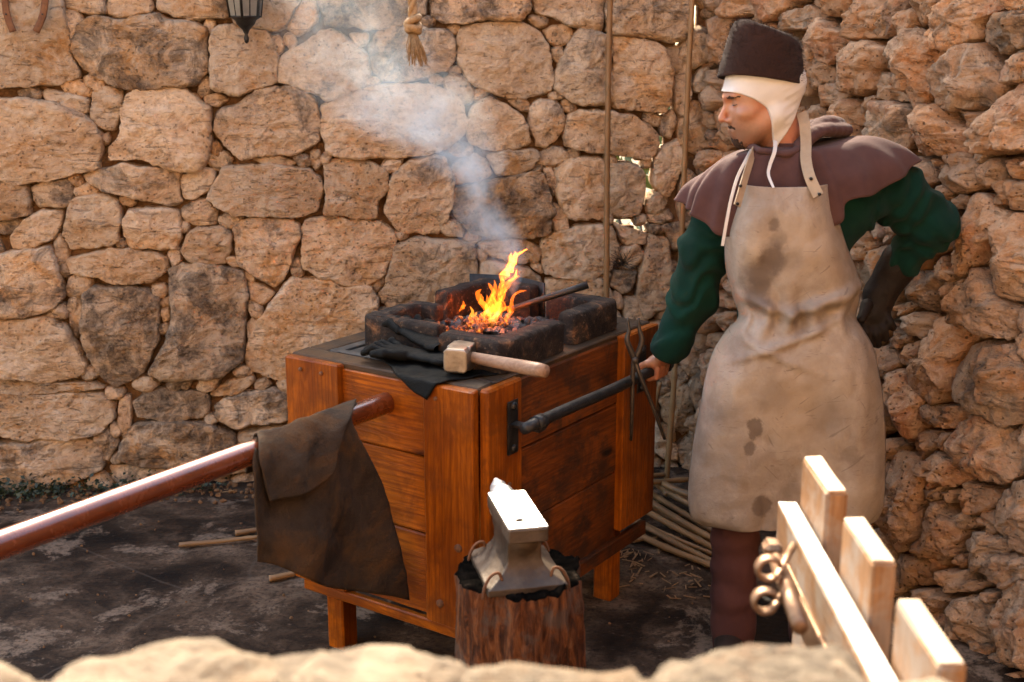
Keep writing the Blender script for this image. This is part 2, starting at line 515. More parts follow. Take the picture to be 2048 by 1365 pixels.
M['hammer'] = metal('worn_hammer_steel', (.20, .15, .115), (.36, .285, .22), .34, .95, 25, .4)
M['latch'] = metal('bright_latch_steel', (.13, .065, .032), (.25, .14, .08), .36, .75, 20, .3)
M['tongs'] = metal('dull_tong_steel', (.045, .032, .023), (.10, .074, .054), .42, .7, 25, .2)

def pipe_mat():
    n = NT('copper_brown_pipe'); p = n.ob()
    f = n.noise(p, 9, 7, .65, .3)
    c = n.ramp(f, [(.3, (.085, .017, .005)), (.7, (.16, .034, .009))])
    c = n.mix(n.ramp(n.noise(p, 40, 6, .7), [(.6, 0), (.72, .6)]), c, (.09, .03, .012))
    return n.fin(c, n.ramp(f, [(.3, .20), (.7, .34)]), n.bump(n.noise(p, 70, 4), .06, .002), 0.15, .6, Coat_Weight=.6, Coat_Roughness=.12)
M['pipe'] = pipe_mat()

def brick_mat():
    n = NT('sooty_firebrick'); p = n.pos()
    w = n.noise(p, 13, 9, .72, .5)
    c = n.ramp(w, [(.46, (.014, .009, .007)), (.56, (.030, .019, .013)), (.63, (.12, .055, .026)), (.72, (.26, .13, .06))])
    c = n.mix(n.ramp(n.noise(p, 90, 4, .7), [(.6, 0), (.72, .5)]), c, (.24, .16, .10))
    return n.fin(c, .8, n.bump(n.noise(p, 50, 5, .7), .8, .008), spec=.18)
M['brick'] = brick_mat()

def leather(name, c1, c2, rough, sc=14, bump=.5, c3=None, sheen=0):
    n = NT(name); p = n.pos()
    f = n.noise(p, sc, 8, .65, .5)
    c = n.ramp(f, [(.32, c1), (.68, c2)])
    if c3: c = n.mix(n.ramp(n.noise(p, sc*.5, 6, .65, .7), [(.47, 0), (.63, .9)]), c, c3)
    h = n.math('ADD', n.noise(p, sc*12, 5, .7), n.math('MULTIPLY', n.noise(p, sc*2, 5, .6), .8))
    m = n.fin(c, n.ramp(f, [(.3, rough), (.7, rough+.18)]), n.bump(h, bump, .004), spec=.22)
    if sheen: n.put(n.b.inputs['Sheen Weight'], sheen)
    return m
M['black_leather'] = leather('black_leather', (.002, .0017, .0014), (.006, .005, .004), .45, 20, .6)
M['oiled_leather'] = leather('oiled_black_leather', (.002, .0018, .0014), (.006, .005, .0038), .5, 16, .7)
for m_ in ('black_leather', 'oiled_leather'): M[m_].node_tree.nodes['Principled BSDF'].inputs['Specular IOR Level'].default_value = .1
M['suede'] = leather('brown_suede', (.020, .0115, .006), (.055, .033, .019), .75, 12, 1.0, (.085, .038, .012), 0)
M['glove'] = leather('dark_brown_glove_leather', (.007, .004, .0025), (.018, .010, .006), .5, 16, .5)
M['boot'] = leather('boot_leather', (.03, .018, .012), (.05, .03, .02), .5)

def cloth(name, c1, c2, sc=60, rough=.9, sheen=.3, fuzz=.5):
    n = NT(name); p = n.pos()
    f = n.noise(p, 9, 6, .6)
    c = n.ramp(f, [(.3, c1), (.7, c2)])
    h = n.math('ADD', n.noise(p, sc*6, 3, .7), n.math('MULTIPLY', n.noise(p, sc, 5, .65), .7))
    return n.fin(c, rough, n.bump(h, fuzz, .004), spec=.15, Sheen_Weight=sheen, Sheen_Roughness=.45)
M['wool_green'] = cloth('green_wool', (.002, .017, .012), (.0035, .029, .019), 70, .95, .03, .6)
M['cape'] = cloth('brown_wool_cloth', (.058, .026, .023), (.092, .044, .038), 120, .9, .05, .35)
M['felt'] = cloth('dark_brown_felt', (.019, .0075, .005), (.042, .018, .012), 90, 1.0, .04, .9)
M['linen'] = cloth('white_linen', (.54, .48, .43), (.64, .58, .53), 160, .85, .03, .2)
M['trousers'] = cloth('maroon_trousers', (.060, .021, .017), (.092, .034, .027), 90, .8, .02, .3)
M['strap'] = leather('pale_strap_leather', (.27, .185, .115), (.36, .255, .165), .6, 18, .3)

def skin():
    n = NT('skin'); p = n.pos()
    c = n.ramp(n.noise(p, 26, 4, .6), [(.3, (.32, .145, .080)), (.7, (.40, .188, .108))])
    c = n.mix(n.ramp(n.noise(p, 11, 3, .6), [(.48, 0), (.66, .55)]), c, (.40, .115, .060))
    for cc, rr, al in (((.478+.0, 3.47, 1.69), .0, 0),): pass
    jaw = n.vmath('LENGTH', n.vmath('MULTIPLY', n.vmath('SUBTRACT', p, (0.6383, 3.4662, 1.5397)), (1.0, 1.0, 1.5)))
    c = n.mix(n.math('MULTIPLY', n.ramp(n.math('ADD', jaw, n.math('MULTIPLY', n.noise(p, 120, 3), .03)), [(.055, .8), (.110, 0)]), 1.0), c, (.15, .072, .042))
    return n.fin(c, .42, n.bump(n.noise(p, 260, 3), .12, .002), Subsurface_Weight=.12, Subsurface_Scale=.01)
M['skin'] = skin()
def plain(name, c, rough=.6, metal=0.0, **kw): return NT(name).fin((*c, 1), rough, None, metal, **kw)
M['hair'] = leather('dark_hair', (.028, .014, .008), (.075, .038, .022), .8, 120, .9)
M['lip'] = plain('lip_skin', (.36, .12, .075), .5)
M['eye'] = plain('eye_dark', (.035, .02, .014), .3)
M['rivet'] = plain('dark_rivet', (.03, .025, .022), .35, .8)

def cane_mat():
    n = NT('dry_cane'); p = n.shift(n.ob())
    c = n.ramp(n.noise(n.scaled(p, (30, 30, 3)), 1.0, 6, .6), [(.3, (.11, .050, .017)), (.5, (.18, .090, .032)), (.7, (.28, .160, .068))])
    c = n.mix(n.math('MULTIPLY', n.rnd(), .55), c, (.27, .13, .045))
    c = n.mix(n.ramp(n.noise(p, 14, 6, .7), [(.56, 0), (.66, .7)]), c, (.12, .07, .03))
    return n.fin(c, .55, n.bump(n.noise(n.scaled(p, (90, 90, 5)), 1.0, 3), .25, .002))
M['cane'] = cane_mat()
def rope_mat():
    n = NT('hemp_rope'); p = n.ob()
    c = n.ramp(n.noise(p, 90, 5, .7), [(.3, (.16, .085, .033)), (.7, (.36, .22, .105))])
    return n.fin(c, .9, n.bump(n.noise(p, 220, 4), .6, .003))
M['rope'] = rope_mat()
def leaf(name, c1, c2):
    n = NT(name)
    c = n.ramp(n.noise(n.pos(), 30, 3), [(.35, c1), (.65, c2)])
    return n.fin(c, .6, None, Transmission_Weight=0.0)
M['weed'] = leaf('weed_green', (.012, .018, .005), (.028, .036, .010))
M['leaf'] = leaf('leaf_green', (.055, .085, .018), (.11, .15, .04))
M['twig'] = leaf('dry_twig', (.05, .03, .018), (.09, .055, .03))
def coal_mat():
    n = NT('coal'); p = n.pos()
    c = n.ramp(n.noise(p, 40, 6, .7), [(.4, (.010, .009, .009)), (.62, (.035, .032, .032)), (.75, (.16, .15, .145))])
    return n.fin(c, .45, n.bump(n.noise(p, 120, 5, .7), .8, .004))
M['coal'] = coal_mat()
def char_mat():
    n = NT('charred_oily_wood'); p = n.pos()
    c = n.ramp(n.noise(p, 30, 5, .7), [(.4, (.002, .0018, .0015)), (.62, (.006, .0045, .0035)), (.78, (.04, .028, .02))])
    return n.fin(c, .9, n.bump(n.noise(p, 70, 5, .7), .7, .006), spec=.0)
M['char'] = char_mat()
def ember_mat():
    n = NT('glowing_ember'); p = n.pos()
    f = n.noise(p, 60, 5, .7)
    e = n.ramp(f, [(.38, (.05, .003, .0)), (.5, (.9, .08, .008)), (.66, (1.0, .42, .07))])
    n.put(n.b.inputs['Emission Color'], e); n.put(n.b.inputs['Emission Strength'], n.ramp(f, [(.36, 0), (.7, 1)]))
    st = n.math('MULTIPLY', n.ramp(f, [(.46, 0), (.74, 1)]), .3); n.put(n.b.inputs['Emission Strength'], st)
    return n.fin((.02, .012, .01), .8)
M['ember'] = ember_mat()
def flame_mat(name, col, st):
    m = bpy.data.materials.new(name); m.use_nodes = True; t = m.node_tree
    for nd in list(t.nodes):
        if nd.type == 'BSDF_PRINCIPLED': t.nodes.remove(nd)
    e = t.nodes.new('ShaderNodeEmission'); e.inputs[0].default_value = (*col, 1); e.inputs[1].default_value = st
    t.links.new(e.outputs[0], t.nodes['Material Output'].inputs['Volume']); return m
M['flame'] = flame_mat('flame_orange', (1.0, .16, .013), .62)
M['flame_core'] = flame_mat('flame_yellow', (1.0, .27, .03), .7)
def glass_mat():
    n = NT('dusty_lantern_glass'); p = n.ob()
    c = n.ramp(n.noise(p, 20, 5), [(.3, (.17, .15, .12)), (.7, (.26, .23, .185))])
    return n.fin(c, .35, None, Transmission_Weight=.35)
M['glass'] = glass_mat()
def stump_mat():
    n = NT('stump_wood'); o = n.ob()
    f = n.noise(n.scaled(o, (30, 30, 6.5)), 1.0, 6, .7, 1.6)
    c = n.ramp(f, [(.3, (.012, .005, .003)), (.45, (.075, .022, .007)), (.58, (.19, .060, .018)), (.72, (.26, .12, .055))])
    c = n.mix(n.ramp(n.noise(o, 10, 6, .7), [(.52, 0), (.62, .8)]), c, (.095, .062, .045))
    h = n.math('ADD', f, n.math('MULTIPLY', n.noise(n.scaled(o, (60, 60, 8)), 1.0, 5, .7), .5))
    return n.fin(c, n.ramp(n.noise(o, 22, 5), [(.35, .55), (.65, .85)]), n.bump(h, 1.0, .015), spec=.2)
M['stump'] = stump_mat()
BACK_STONES="""
-2061,2010 -1728,2011 -1708,1930 -1689,1830 -1687,1738 -1661,1655 -1733,1631 -1845,1618 -2103,1601
-1714,1906 -1656,1894 -1632,1857 -1660,1803 -1683,1790 -1700,1848
-1710,1993 -1557,1994 -1536,1889 -1611,1888 -1691,1917
-1544,1918 -1500,1976 -1402,1976 -1368,1918 -1380,1894 -1492,1878 -1537,1889
-1358,2012 -1095,2013 -1093,1876 -1206,1871 -1289,1882 -1346,1907
-1680,1784 -1632,1857 -1575,1881 -1502,1870 -1436,1889 -1353,1885 -1317,1867 -1234,1863 -1176,1830 -1175,1756 -1185,1672 -1230,1621 -1343,1616 -1511,1618 -1584,1645 -1646,1682 -1678,1738
-1152,1830 -1113,1852 -1048,1845 -992,1826 -946,1821 -924,1755 -911,1699 -922,1627 -1022,1605 -1061,1586 -1165,1602 -1173,1700
-1080,2014 -805,2015 -818,1932 -874,1858 -907,1830 -1001,1837 -1067,1849
-809,1932 -757,1941 -764,1858 -804,1821 -842,1808 -875,1839
-749,2015 -331,2016 -333,1886 -439,1858 -468,1845 -574,1834 -726,1849 -746,1923
-937,1802 -908,1811 -885,1783 -892,1755 -917,1733 -939,1765
-898,1737 -825,1770 -746,1830 -698,1834 -623,1793 -567,1736 -560,1660 -580,1622 -658,1594 -717,1569 -831,1604 -907,1633
-632,1815 -565,1811 -576,1774 -605,1764
-317,2016 71,2018 66,1896 27,1864 -129,1868 -188,1854 -265,1858 -323,1877
81,2018 349,2019 353,1830 323,1820 244,1840 174,1877 95,1896
361,2019 706,2020 703,1830 674,1782 563,1792 463,1811 373,1820 361,1906
-560,1783 -517,1826 -439,1845 -343,1839 -256,1830 -231,1783 -236,1716 -258,1678 -346,1650 -444,1627 -522,1641 -559,1679
-211,1830 -129,1858 -32,1862 66,1853 106,1826 135,1773 156,1715 176,1648 167,1590 67,1569 -52,1581 -170,1630 -218,1716
125,1830 194,1845 244,1830 224,1782 175,1763 129,1792
161,1760 195,1769 209,1725 182,1706 160,1731
186,1706 219,1773 269,1826 371,1811 392,1734 392,1530 247,1550 177,1599
399,1807 489,1797 600,1769 648,1664 635,1548 600,1505 510,1516 400,1532 405,1715
-278,1640 -229,1659 -180,1630 -151,1591 -161,1553 -210,1547 -249,1582
-757,1537 -678,1584 -561,1607 -444,1621 -327,1625 -249,1592 -201,1543 -187,1485 -192,1426 -252,1377 -351,1349 -490,1334 -647,1336 -744,1353 -761,1431
-171,1504 -131,1552 -92,1572 -32,1542 37,1503 68,1444 72,1384 8,1365 -83,1356 -162,1387 -182,1446
75,1532 107,1557 167,1551 207,1521 218,1482 188,1423 138,1364 98,1384 75,1463
198,1423 222,1492 268,1517 389,1510 490,1496 573,1440 591,1400 556,1324 433,1337 310,1352 209,1373
118,1354 168,1374 219,1353 234,1327 169,1300 98,1305
-103,1346 -13,1359 98,1360 108,1334 68,1279 -53,1256 -83,1287
-233,1308 -153,1347 -109,1327 -83,1267 -133,1237 -244,1229
-244,1209 -153,1228 -53,1246 68,1271 119,1260 150,1204 171,1102 161,1031 110,1011 -13,1007 -155,1025 -235,1088
125,1284 159,1288 186,1223 170,1173 141,1234
173,1280 230,1319 352,1326 383,1298 384,1099 356,1079 232,1081 187,1163
393,1298 474,1311 537,1270 544,1158 521,1097 438,1086 397,1099
170,1139 222,1112 233,1040 192,1010 167,1061
120,980 171,1020 294,1059 408,1054 441,954 411,871 298,831 131,855
418,1062 485,1032 560,1010 545,973 461,970
418,860 527,862 508,785 456,761 406,808
142,830 256,824 360,836 407,783 416,660 258,663 143,708
565,1010 649,992 664,824 637,697 553,656 519,759 547,889
467,739 530,746 566,635 548,527 481,551
-1898,1600 -1846,1612 -1814,1594 -1831,1571 -1877,1566
-1806,1595 -1781,1608 -1642,1574 -1650,1517 -1687,1518 -1803,1571
-1737,1632 -1677,1645 -1627,1611 -1633,1585 -1681,1589 -1735,1612
-1652,1651 -1610,1667 -1570,1636 -1578,1598 -1615,1604 -1650,1627
-1622,1589 -1564,1617 -1504,1598 -1519,1522 -1552,1452 -1589,1460 -1637,1495
-1601,1428 -1577,1441 -1578,1409 -1596,1395
-2106,1573 -1885,1581 -1795,1562 -1687,1523 -1624,1485 -1609,1447 -1610,1361 -1620,1303 -1725,1285 -1840,1257 -1934,1258 -2135,1290
-1586,1380 -1525,1437 -1508,1541 -1486,1588 -1399,1616 -1315,1610 -1233,1578 -1182,1539 -1179,1453 -1199,1338 -1259,1293 -1363,1310 -1456,1344 -1580,1336
-1204,1587 -1138,1579 -1110,1564 -1159,1539 -1193,1549
-1162,1491 -1131,1535 -1063,1554 -984,1609 -850,1619 -784,1575 -762,1508 -771,1411 -841,1354 -958,1349 -1074,1336 -1138,1395 -1168,1453
-1198,1353 -1140,1362 -1109,1333 -1124,1302 -1182,1295 -1206,1322
-1026,1336 -939,1345 -862,1324 -873,1305 -998,1316
-802,1359 -767,1368 -761,1314 -785,1290 -808,1324
-1684,1281 -1648,1300 -1496,1317 -1363,1306 -1317,1286 -1326,1202 -1311,1173 -1354,1154 -1467,1185 -1579,1215 -1671,1252
-1308,1271 -1240,1295 -1182,1298 -1174,1279 -1206,1211 -1257,1178 -1310,1186
-1218,1181 -1175,1259 -1134,1308 -1037,1313 -921,1311 -815,1295 -767,1264 -759,1215 -782,1126 -851,1107 -969,1114 -1105,1120 -1181,1151
-746,1313 -667,1336 -569,1312 -511,1281 -502,1222 -544,1152 -545,1096 -654,1104 -763,1111 -750,1195
-472,1271 -411,1320 -332,1333 -272,1328 -243,1278 -248,1169 -275,1088 -300,1028 -377,1029 -457,1046 -515,1112 -497,1192
-1880,1229 -1849,1257 -1745,1270 -1723,1237 -1730,1178 -1783,1159 -1859,1155 -1880,1190
-1720,1233 -1643,1245 -1622,1222 -1637,1206 -1713,1203
-2137,1270 -1952,1264 -1902,1233 -1893,1190 -1908,1132 -1966,1117 -2153,1116
-2060,1111 -1938,1109 -1932,1073 -1990,1055 -2064,1066
-1754,1169 -1713,1198 -1608,1206 -1562,1192 -1545,1107 -1565,1028 -1596,999 -1749,995 -1773,1051
-1554,1192 -1524,1195 -1491,1175 -1504,1156 -1545,1162
-1540,1107 -1508,1146 -1450,1155 -1355,1148 -1322,1123 -1327,1044 -1356,985 -1462,986 -1529,992 -1544,1048
-1317,1139 -1276,1168 -1218,1171 -1178,1131 -1185,1082 -1253,1073 -1304,1094
-1172,1107 -1125,1117 -1082,1106 -1092,1070 -1147,1067 -1173,1088
-1304,1040 -1254,1063 -1166,1066 -1125,1041 -1128,981 -1155,921 -1233,918 -1310,934 -1327,974
-1983,1035 -1919,1109 -1850,1151 -1775,1140 -1775,1091 -1822,1032 -1920,994 -1977,991
-1316,1090 -1295,1089 -1297,1058 -1315,1048
-1114,1061 -1087,1090 -989,1099 -887,1097 -853,1077 -855,1016 -902,936 -925,855 -972,819 -1020,857 -1096,920 -1116,981
-844,1046 -812,1096 -733,1101 -615,1083 -526,1082 -477,1031 -469,959 -511,878 -603,828 -683,830 -782,863 -850,905
-2168,969 -1921,984 -1834,999 -1812,933 -1793,812 -1825,772 -1925,730 -2194,719
-1815,1008 -1793,1042 -1768,992 -1773,932 -1805,923
-1768,952 -1675,970 -1578,984 -1424,976 -1381,945 -1387,895 -1452,845 -1568,848 -1643,879 -1757,896
-1378,965 -1354,1005 -1332,984 -1330,934 -1366,908
-1380,901 -1330,924 -1175,911 -1088,889 -1077,817 -1084,694 -1107,507 -1199,467 -1361,440 -1440,442 -1487,485 -1454,537 -1399,619 -1371,742
-1717,806 -1666,836 -1530,841 -1473,825 -1427,780 -1428,681 -1461,579 -1496,496 -1569,435 -1630,420 -1676,459 -1718,544 -1728,668
-1453,831 -1404,840 -1390,814 -1408,783 -1436,794
-1420,739 -1390,748 -1389,701 -1414,681
-1787,771 -1745,807 -1724,780 -1740,689 -1760,627 -1784,690
-2195,703 -1946,710 -1859,718 -1795,669 -1754,586 -1735,502 -1773,472 -1892,455 -2006,479 -2217,491
-1072,838 -1022,822 -974,795 -1021,750 -1060,772
-1081,590 -1028,693 -954,794 -901,855 -762,848 -683,816 -583,824 -548,765 -567,661 -630,579 -794,519 -907,480 -930,427 -1020,441 -1094,485
-1083,663 -1058,689 -1039,672 -1058,614 -1084,607
-547,786 -518,816 -478,986 -397,1009 -256,1003 -155,980 -146,881 -177,757 -260,717 -464,711 -536,744
-135,984 -53,999 49,1002 127,955 115,897 8,910 -94,932
-135,918 -33,896 69,877 121,835 122,751 -136,756
-2226,408 -1956,394 -1798,406 -1681,396 -1629,348 -1634,289 -1694,226 -1873,211 -1991,215 -2241,261
-2247,198 -1973,199 -1754,213 -1709,163 -1686,75 -1810,25 -1992,-11 -2269,-12
-1730,223 -1664,232 -1638,182 -1674,96 -1698,119
-1612,369 -1569,378 -1581,223 -1612,202 -1626,288
-1562,346 -1503,387 -1423,405 -1384,387 -1264,390 -1252,320 -1270,277 -1411,271 -1540,286
-1244,379 -1182,420 -1080,447 -1071,421 -1124,380 -1235,366
-1070,417 -1020,436 -991,408 -1043,384 -1067,393
-1237,325 -1165,366 -1002,393 -938,374 -943,256 -1049,249 -1152,235 -1230,276
-1552,260 -1432,267 -1252,251 -1153,209 -1158,122 -1343,85 -1545,81 -1622,116 -1613,192
-1141,204 -969,231 -929,201 -932,136 -1096,120 -1149,132
-1371,436 -1322,428 -1343,397 -1367,408
-2218,478 -1950,450 -1716,443 -1659,417 -1778,409 -1955,404 -2225,418
-1677,86 -1445,71 -1179,96 -1056,103 -976,72 -1141,38 -1407,26 -1651,8
609,1749 665,1768 693,1714 685,1660 642,1666
652,1652 717,1710 723,1558 695,1479 657,1519
609,1479 643,1515 664,1469 646,1409 605,1416
620,1370 687,1399 700,1339 682,1238 643,1157 584,1198 571,1300
566,1092 645,1112 663,1074 626,1054 573,1065
609,1044 709,1063 713,949 667,939 652,1002
653,427 728,444 754,386 684,349
629,293 684,340 742,356 780,306 777,170 739,131 660,212
556,215 611,253 643,134 711,93 714,23 657,34 576,98
720,93 778,130 783,0 755,-29 722,32
528,369 579,380 618,293 555,235
630,414 674,373 676,334 628,322
647,0 714,3 756,-49 659,-41
591,50 646,25 638,-15 601,-7
575,634 659,654 685,524 644,438 580,439
"""
RIGHT_STONES="""
1,1859 47,1882 200,1876 293,1857 246,1765 196,1699 20,1704 -17,1772
2,1955 119,1952 131,1894 46,1891 -3,1917
131,1989 353,1983 369,1884 237,1874 147,1890
371,1982 602,1975 593,1902 483,1862 380,1875
473,1856 578,1895 701,1917 779,1880 709,1830 616,1827 519,1830
725,1971 913,1966 907,1886 853,1866 778,1888 736,1922
895,1867 933,1910 1034,1962 1139,1944 1174,1898 1134,1807 1078,1802 998,1803 927,1830
1072,1861 1112,1891 1176,1943 1227,1920 1203,1860 1166,1815 1116,1811 1074,1838
665,1813 736,1860 794,1876 870,1838 959,1790 935,1758 868,1724 840,1715 746,1763
718,1742 794,1735 856,1698 846,1648 759,1628 730,1678
843,1678 894,1745 1000,1787 1079,1796 1146,1769 1164,1723 1103,1698 1121,1651 1032,1615 935,1627
1159,1812 1173,1857 1241,1907 1268,1874 1267,1845 1227,1818 1173,1792
1154,1738 1175,1781 1250,1827 1321,1827 1370,1801 1418,1772 1439,1744 1418,1685 1392,1618 1337,1592 1271,1650 1217,1693
1259,1956 1396,1952 1413,1909 1353,1847 1296,1837 1269,1867
1344,1827 1361,1871 1423,1915 1505,1941 1612,1939 1644,1891 1600,1871 1554,1851 1555,1809 1504,1784 1485,1762 1417,1780 1353,1793
1619,1945 1797,1940 1805,1882 1674,1881 1632,1900
1561,1827 1607,1868 1655,1877 1806,1873 1815,1807 1744,1784 1681,1756 1610,1768 1569,1800
1413,1689 1454,1749 1525,1788 1570,1793 1608,1752 1645,1725 1681,1681 1659,1618 1549,1597 1461,1607 1434,1642
1658,1707 1663,1739 1726,1781 1815,1804 1828,1713 1737,1697 1691,1681 1664,1687
1070,1686 1128,1698 1206,1682 1261,1634 1275,1612 1177,1607 1129,1620 1126,1651
761,1607 803,1640 875,1649 958,1620 897,1581 810,1571
854,1570 992,1610 1036,1580 1069,1521 974,1522 886,1542 822,1546
1032,1596 1111,1624 1125,1609 1091,1570 1054,1563
1072,1501 1097,1563 1139,1600 1276,1601 1307,1588 1280,1528 1263,1464 1194,1458 1087,1482
1275,1509 1318,1550 1370,1606 1425,1624 1457,1604 1483,1569 1581,1542 1580,1480 1502,1456 1365,1458 1292,1467
1484,1595 1591,1596 1638,1598 1623,1555 1554,1553
1587,1492 1610,1556 1679,1616 1711,1677 1829,1700 1854,1518 1744,1499 1646,1486
1449,1433 1467,1464 1531,1482 1595,1450 1611,1408 1588,1369 1514,1353 1466,1385
1604,1441 1637,1475 1690,1463 1720,1441 1689,1391 1632,1389
1703,1465 1747,1478 1794,1455 1772,1431 1726,1442
1761,1487 1855,1513 1862,1462 1787,1463
1665,1342 1693,1393 1733,1433 1813,1414 1872,1389 1876,1361 1784,1341 1715,1344
1394,1450 1442,1447 1455,1421 1428,1416
1505,1155 1517,1188 1579,1269 1587,1329 1631,1367 1696,1336 1744,1321 1724,1278 1675,1228 1642,1166 1587,1119 1535,1130
1636,1189 1684,1226 1716,1289 1761,1329 1877,1353 1906,1140 1837,1093 1758,1092 1696,1129 1661,1159
1546,1009 1571,1072 1636,1156 1670,1139 1707,1098 1761,1071 1827,1064 1813,977 1723,971 1648,984 1561,976
1318,1032 1374,1082 1449,1111 1485,1079 1488,1020 1474,978 1422,975 1347,1000
1498,1030 1508,1076 1574,1103 1559,1050 1535,1003 1504,997
1465,1145 1499,1169 1520,1124 1567,1111 1525,1085 1495,1092
1325,930 1375,967 1471,966 1466,913 1421,883 1360,889
1277,950 1324,984 1368,985 1328,944 1295,924
1255,845 1296,896 1343,882 1359,856 1296,832
1300,792 1340,845 1398,875 1442,872 1439,834 1385,780 1327,782
1456,891 1488,962 1537,991 1623,976 1637,936 1605,859 1606,758 1548,717 1454,708 1393,749 1423,806 1455,846
1634,989 1697,977 1707,965 1648,951
1595,833 1631,898 1685,944 1766,954 1825,930 1936,918 1955,782 1845,734 1743,734 1659,757 1611,790
1813,1035 1843,1073 1911,1105 1935,926 1872,930 1830,967
1790,954 1815,963 1866,921 1852,906 1820,925
1292,748 1369,762 1391,728 1474,705 1460,665 1435,561 1370,524 1316,541
1433,645 1503,697 1646,722 1656,699 1601,638 1455,621
1407,547 1462,601 1539,613 1520,558 1451,489
1523,571 1562,617 1603,620 1601,563 1555,559
1466,484 1522,547 1591,553 1678,503 1640,472 1484,458
1607,610 1650,688 1711,726 1810,716 1862,681 1886,595 1833,540 1728,524 1655,529 1612,563
1881,658 1898,723 1956,775 1978,610 1908,604
1330,490 1446,491 1498,447 1493,344 1486,239 1410,156 1300,212 1330,372
1503,402 1569,447 1573,411 1527,361
1478,303 1558,402 1619,360 1687,330 1654,243 1606,185 1554,222 1498,259
1580,433 1628,458 1645,443 1610,395
1616,387 1675,490 1767,504 1811,489 1770,444 1723,412 1661,410
1628,363 1677,406 1729,377 1685,339
1732,406 1789,448 1826,401 1780,365
1804,460 1846,551 1905,582 1978,610 2009,385 1909,363 1852,361 1836,419
1682,298 1749,361 1834,374 1861,344 1796,293 1742,225 1706,210
1754,251 1860,337 2010,376 2013,356 1907,255 1840,216 1779,225
1416,148 1524,184 1544,144 1540,94 1441,59
1566,140 1615,186 1697,214 1691,147 1653,126 1574,114
1704,177 1759,213 1775,190 1714,150
1460,52 1562,93 1652,97 1628,39 1538,9
1658,49 1703,130 1782,172 1838,163 1848,55 1773,12 1709,28
1635,24 1710,16 1765,-27 1721,-34
1850,175 1918,297 2014,349 2053,62 1972,28 1864,29
1784,188 1847,209 1841,177 1797,166
1806,-85 1838,-49 1974,13 2056,44 2065,-20 1815,-155
1735,14 1843,31 1832,-34 1772,-78
2,1670 141,1669 192,1604 116,1595 25,1636
-14,1621 90,1619 195,1558 86,1511 -16,1531
75,1501 207,1551 213,1480 304,1412 239,1390 128,1426
-8,1419 64,1437 221,1384 172,1364 44,1373
-20,1350 125,1362 167,1331 52,1269 -5,1253
214,769 333,793 350,766 267,743
149,675 267,743 352,745 274,660 206,618
74,573 137,615 207,608 178,565 96,550
45,499 158,556 184,482 134,383 63,423
1191,1206 1243,1250 1299,1237 1274,1197 1208,1154
351,1386 560,1386 637,1266 441,1168 253,1222
617,1480 864,1481 988,1391 823,1288 632,1320
893,1192 1114,1239 1179,1133 1083,1016 881,1014
119,348 278,413 366,291 258,151 113,148
102,123 299,142 346,50 146,-19
-25,1190 173,1252 259,1144 70,1017 -36,1043
-11,983 230,1020 281,868 89,770 -20,812
338,1096 773,1175 825,968 608,852 359,842
402,771 803,873 883,689 637,530 385,525
888,944 1144,959 1215,805 1063,680 913,696
393,424 833,564 912,398 525,195 368,270
952,614 1252,712 1296,552 1146,435 972,417
456,130 858,304 938,139 546,-49
979,344 1256,435 1274,281 1060,146
882,59 1231,174 1303,21 1023,-80
"""
HOLES="""
493,1070 541,1053 572,1069 566,1007 515,1024
422,1080 493,1079 493,1058 426,1059
437,1325 524,1316 550,1275 525,1292 442,1307
550,1265 575,1295 590,1193 572,1100 556,1152
600,1406 625,1406 631,1355 583,1305 570,1319
618,1500 652,1544 663,1520 627,1476
667,1787 700,1776 680,1764
658,1674 702,1713 710,1697 667,1650
719,1907 747,1936 745,1859 733,1752 718,1762
834,1884 896,1877 896,1865 855,1876
"""
# ================================================================== setting: ground, floor, stone walls
V, F = np.array([[-60, -60, -.02], [60, -60, -.02], [60, 80, -.02], [-60, 80, -.02]], float), [np.array([[0, 1, 2, 3]])]
tag(obj('ground', V, F, M['ground'], origin=(0, 0, -.02), smooth=False), kind='structure')
nx, ny = 90, 90
gx, gy = np.meshgrid(np.linspace(-3.2, 2.2, nx), np.linspace(.95, 5.3, ny), indexing='ij')
gz = .012*fbm(np.stack([gx*1.3, gy*1.3, gx*0], -1), 3, 4)
V = np.stack([gx, gy, gz], -1).reshape(-1, 3)
tag(obj('floor', V, [grid_faces(nx, ny, False)], M['floor'], origin=(0, 3, 0)), kind='structure')

def parse(s): return [np.array([[float(c)/1000 for c in q.split(',')] for q in l.split()]) for l in s.strip().split('\n')]

def resample(P, n):
    P = np.asarray(P)
    for k in (.09, .17):
        Q = np.roll(P, -1, 0); P = np.stack([(1-k)*P+k*Q, k*P+(1-k)*Q], 1).reshape(-1, 2)
    Q = np.concatenate([P, P[:1]]); d = np.concatenate([[0], np.cumsum(np.linalg.norm(np.diff(Q, axis=0), axis=1))])
    t = np.linspace(0, d[-1], n, endpoint=False)
    return np.stack([np.interp(t, d, Q[:, a]) for a in range(2)], 1)

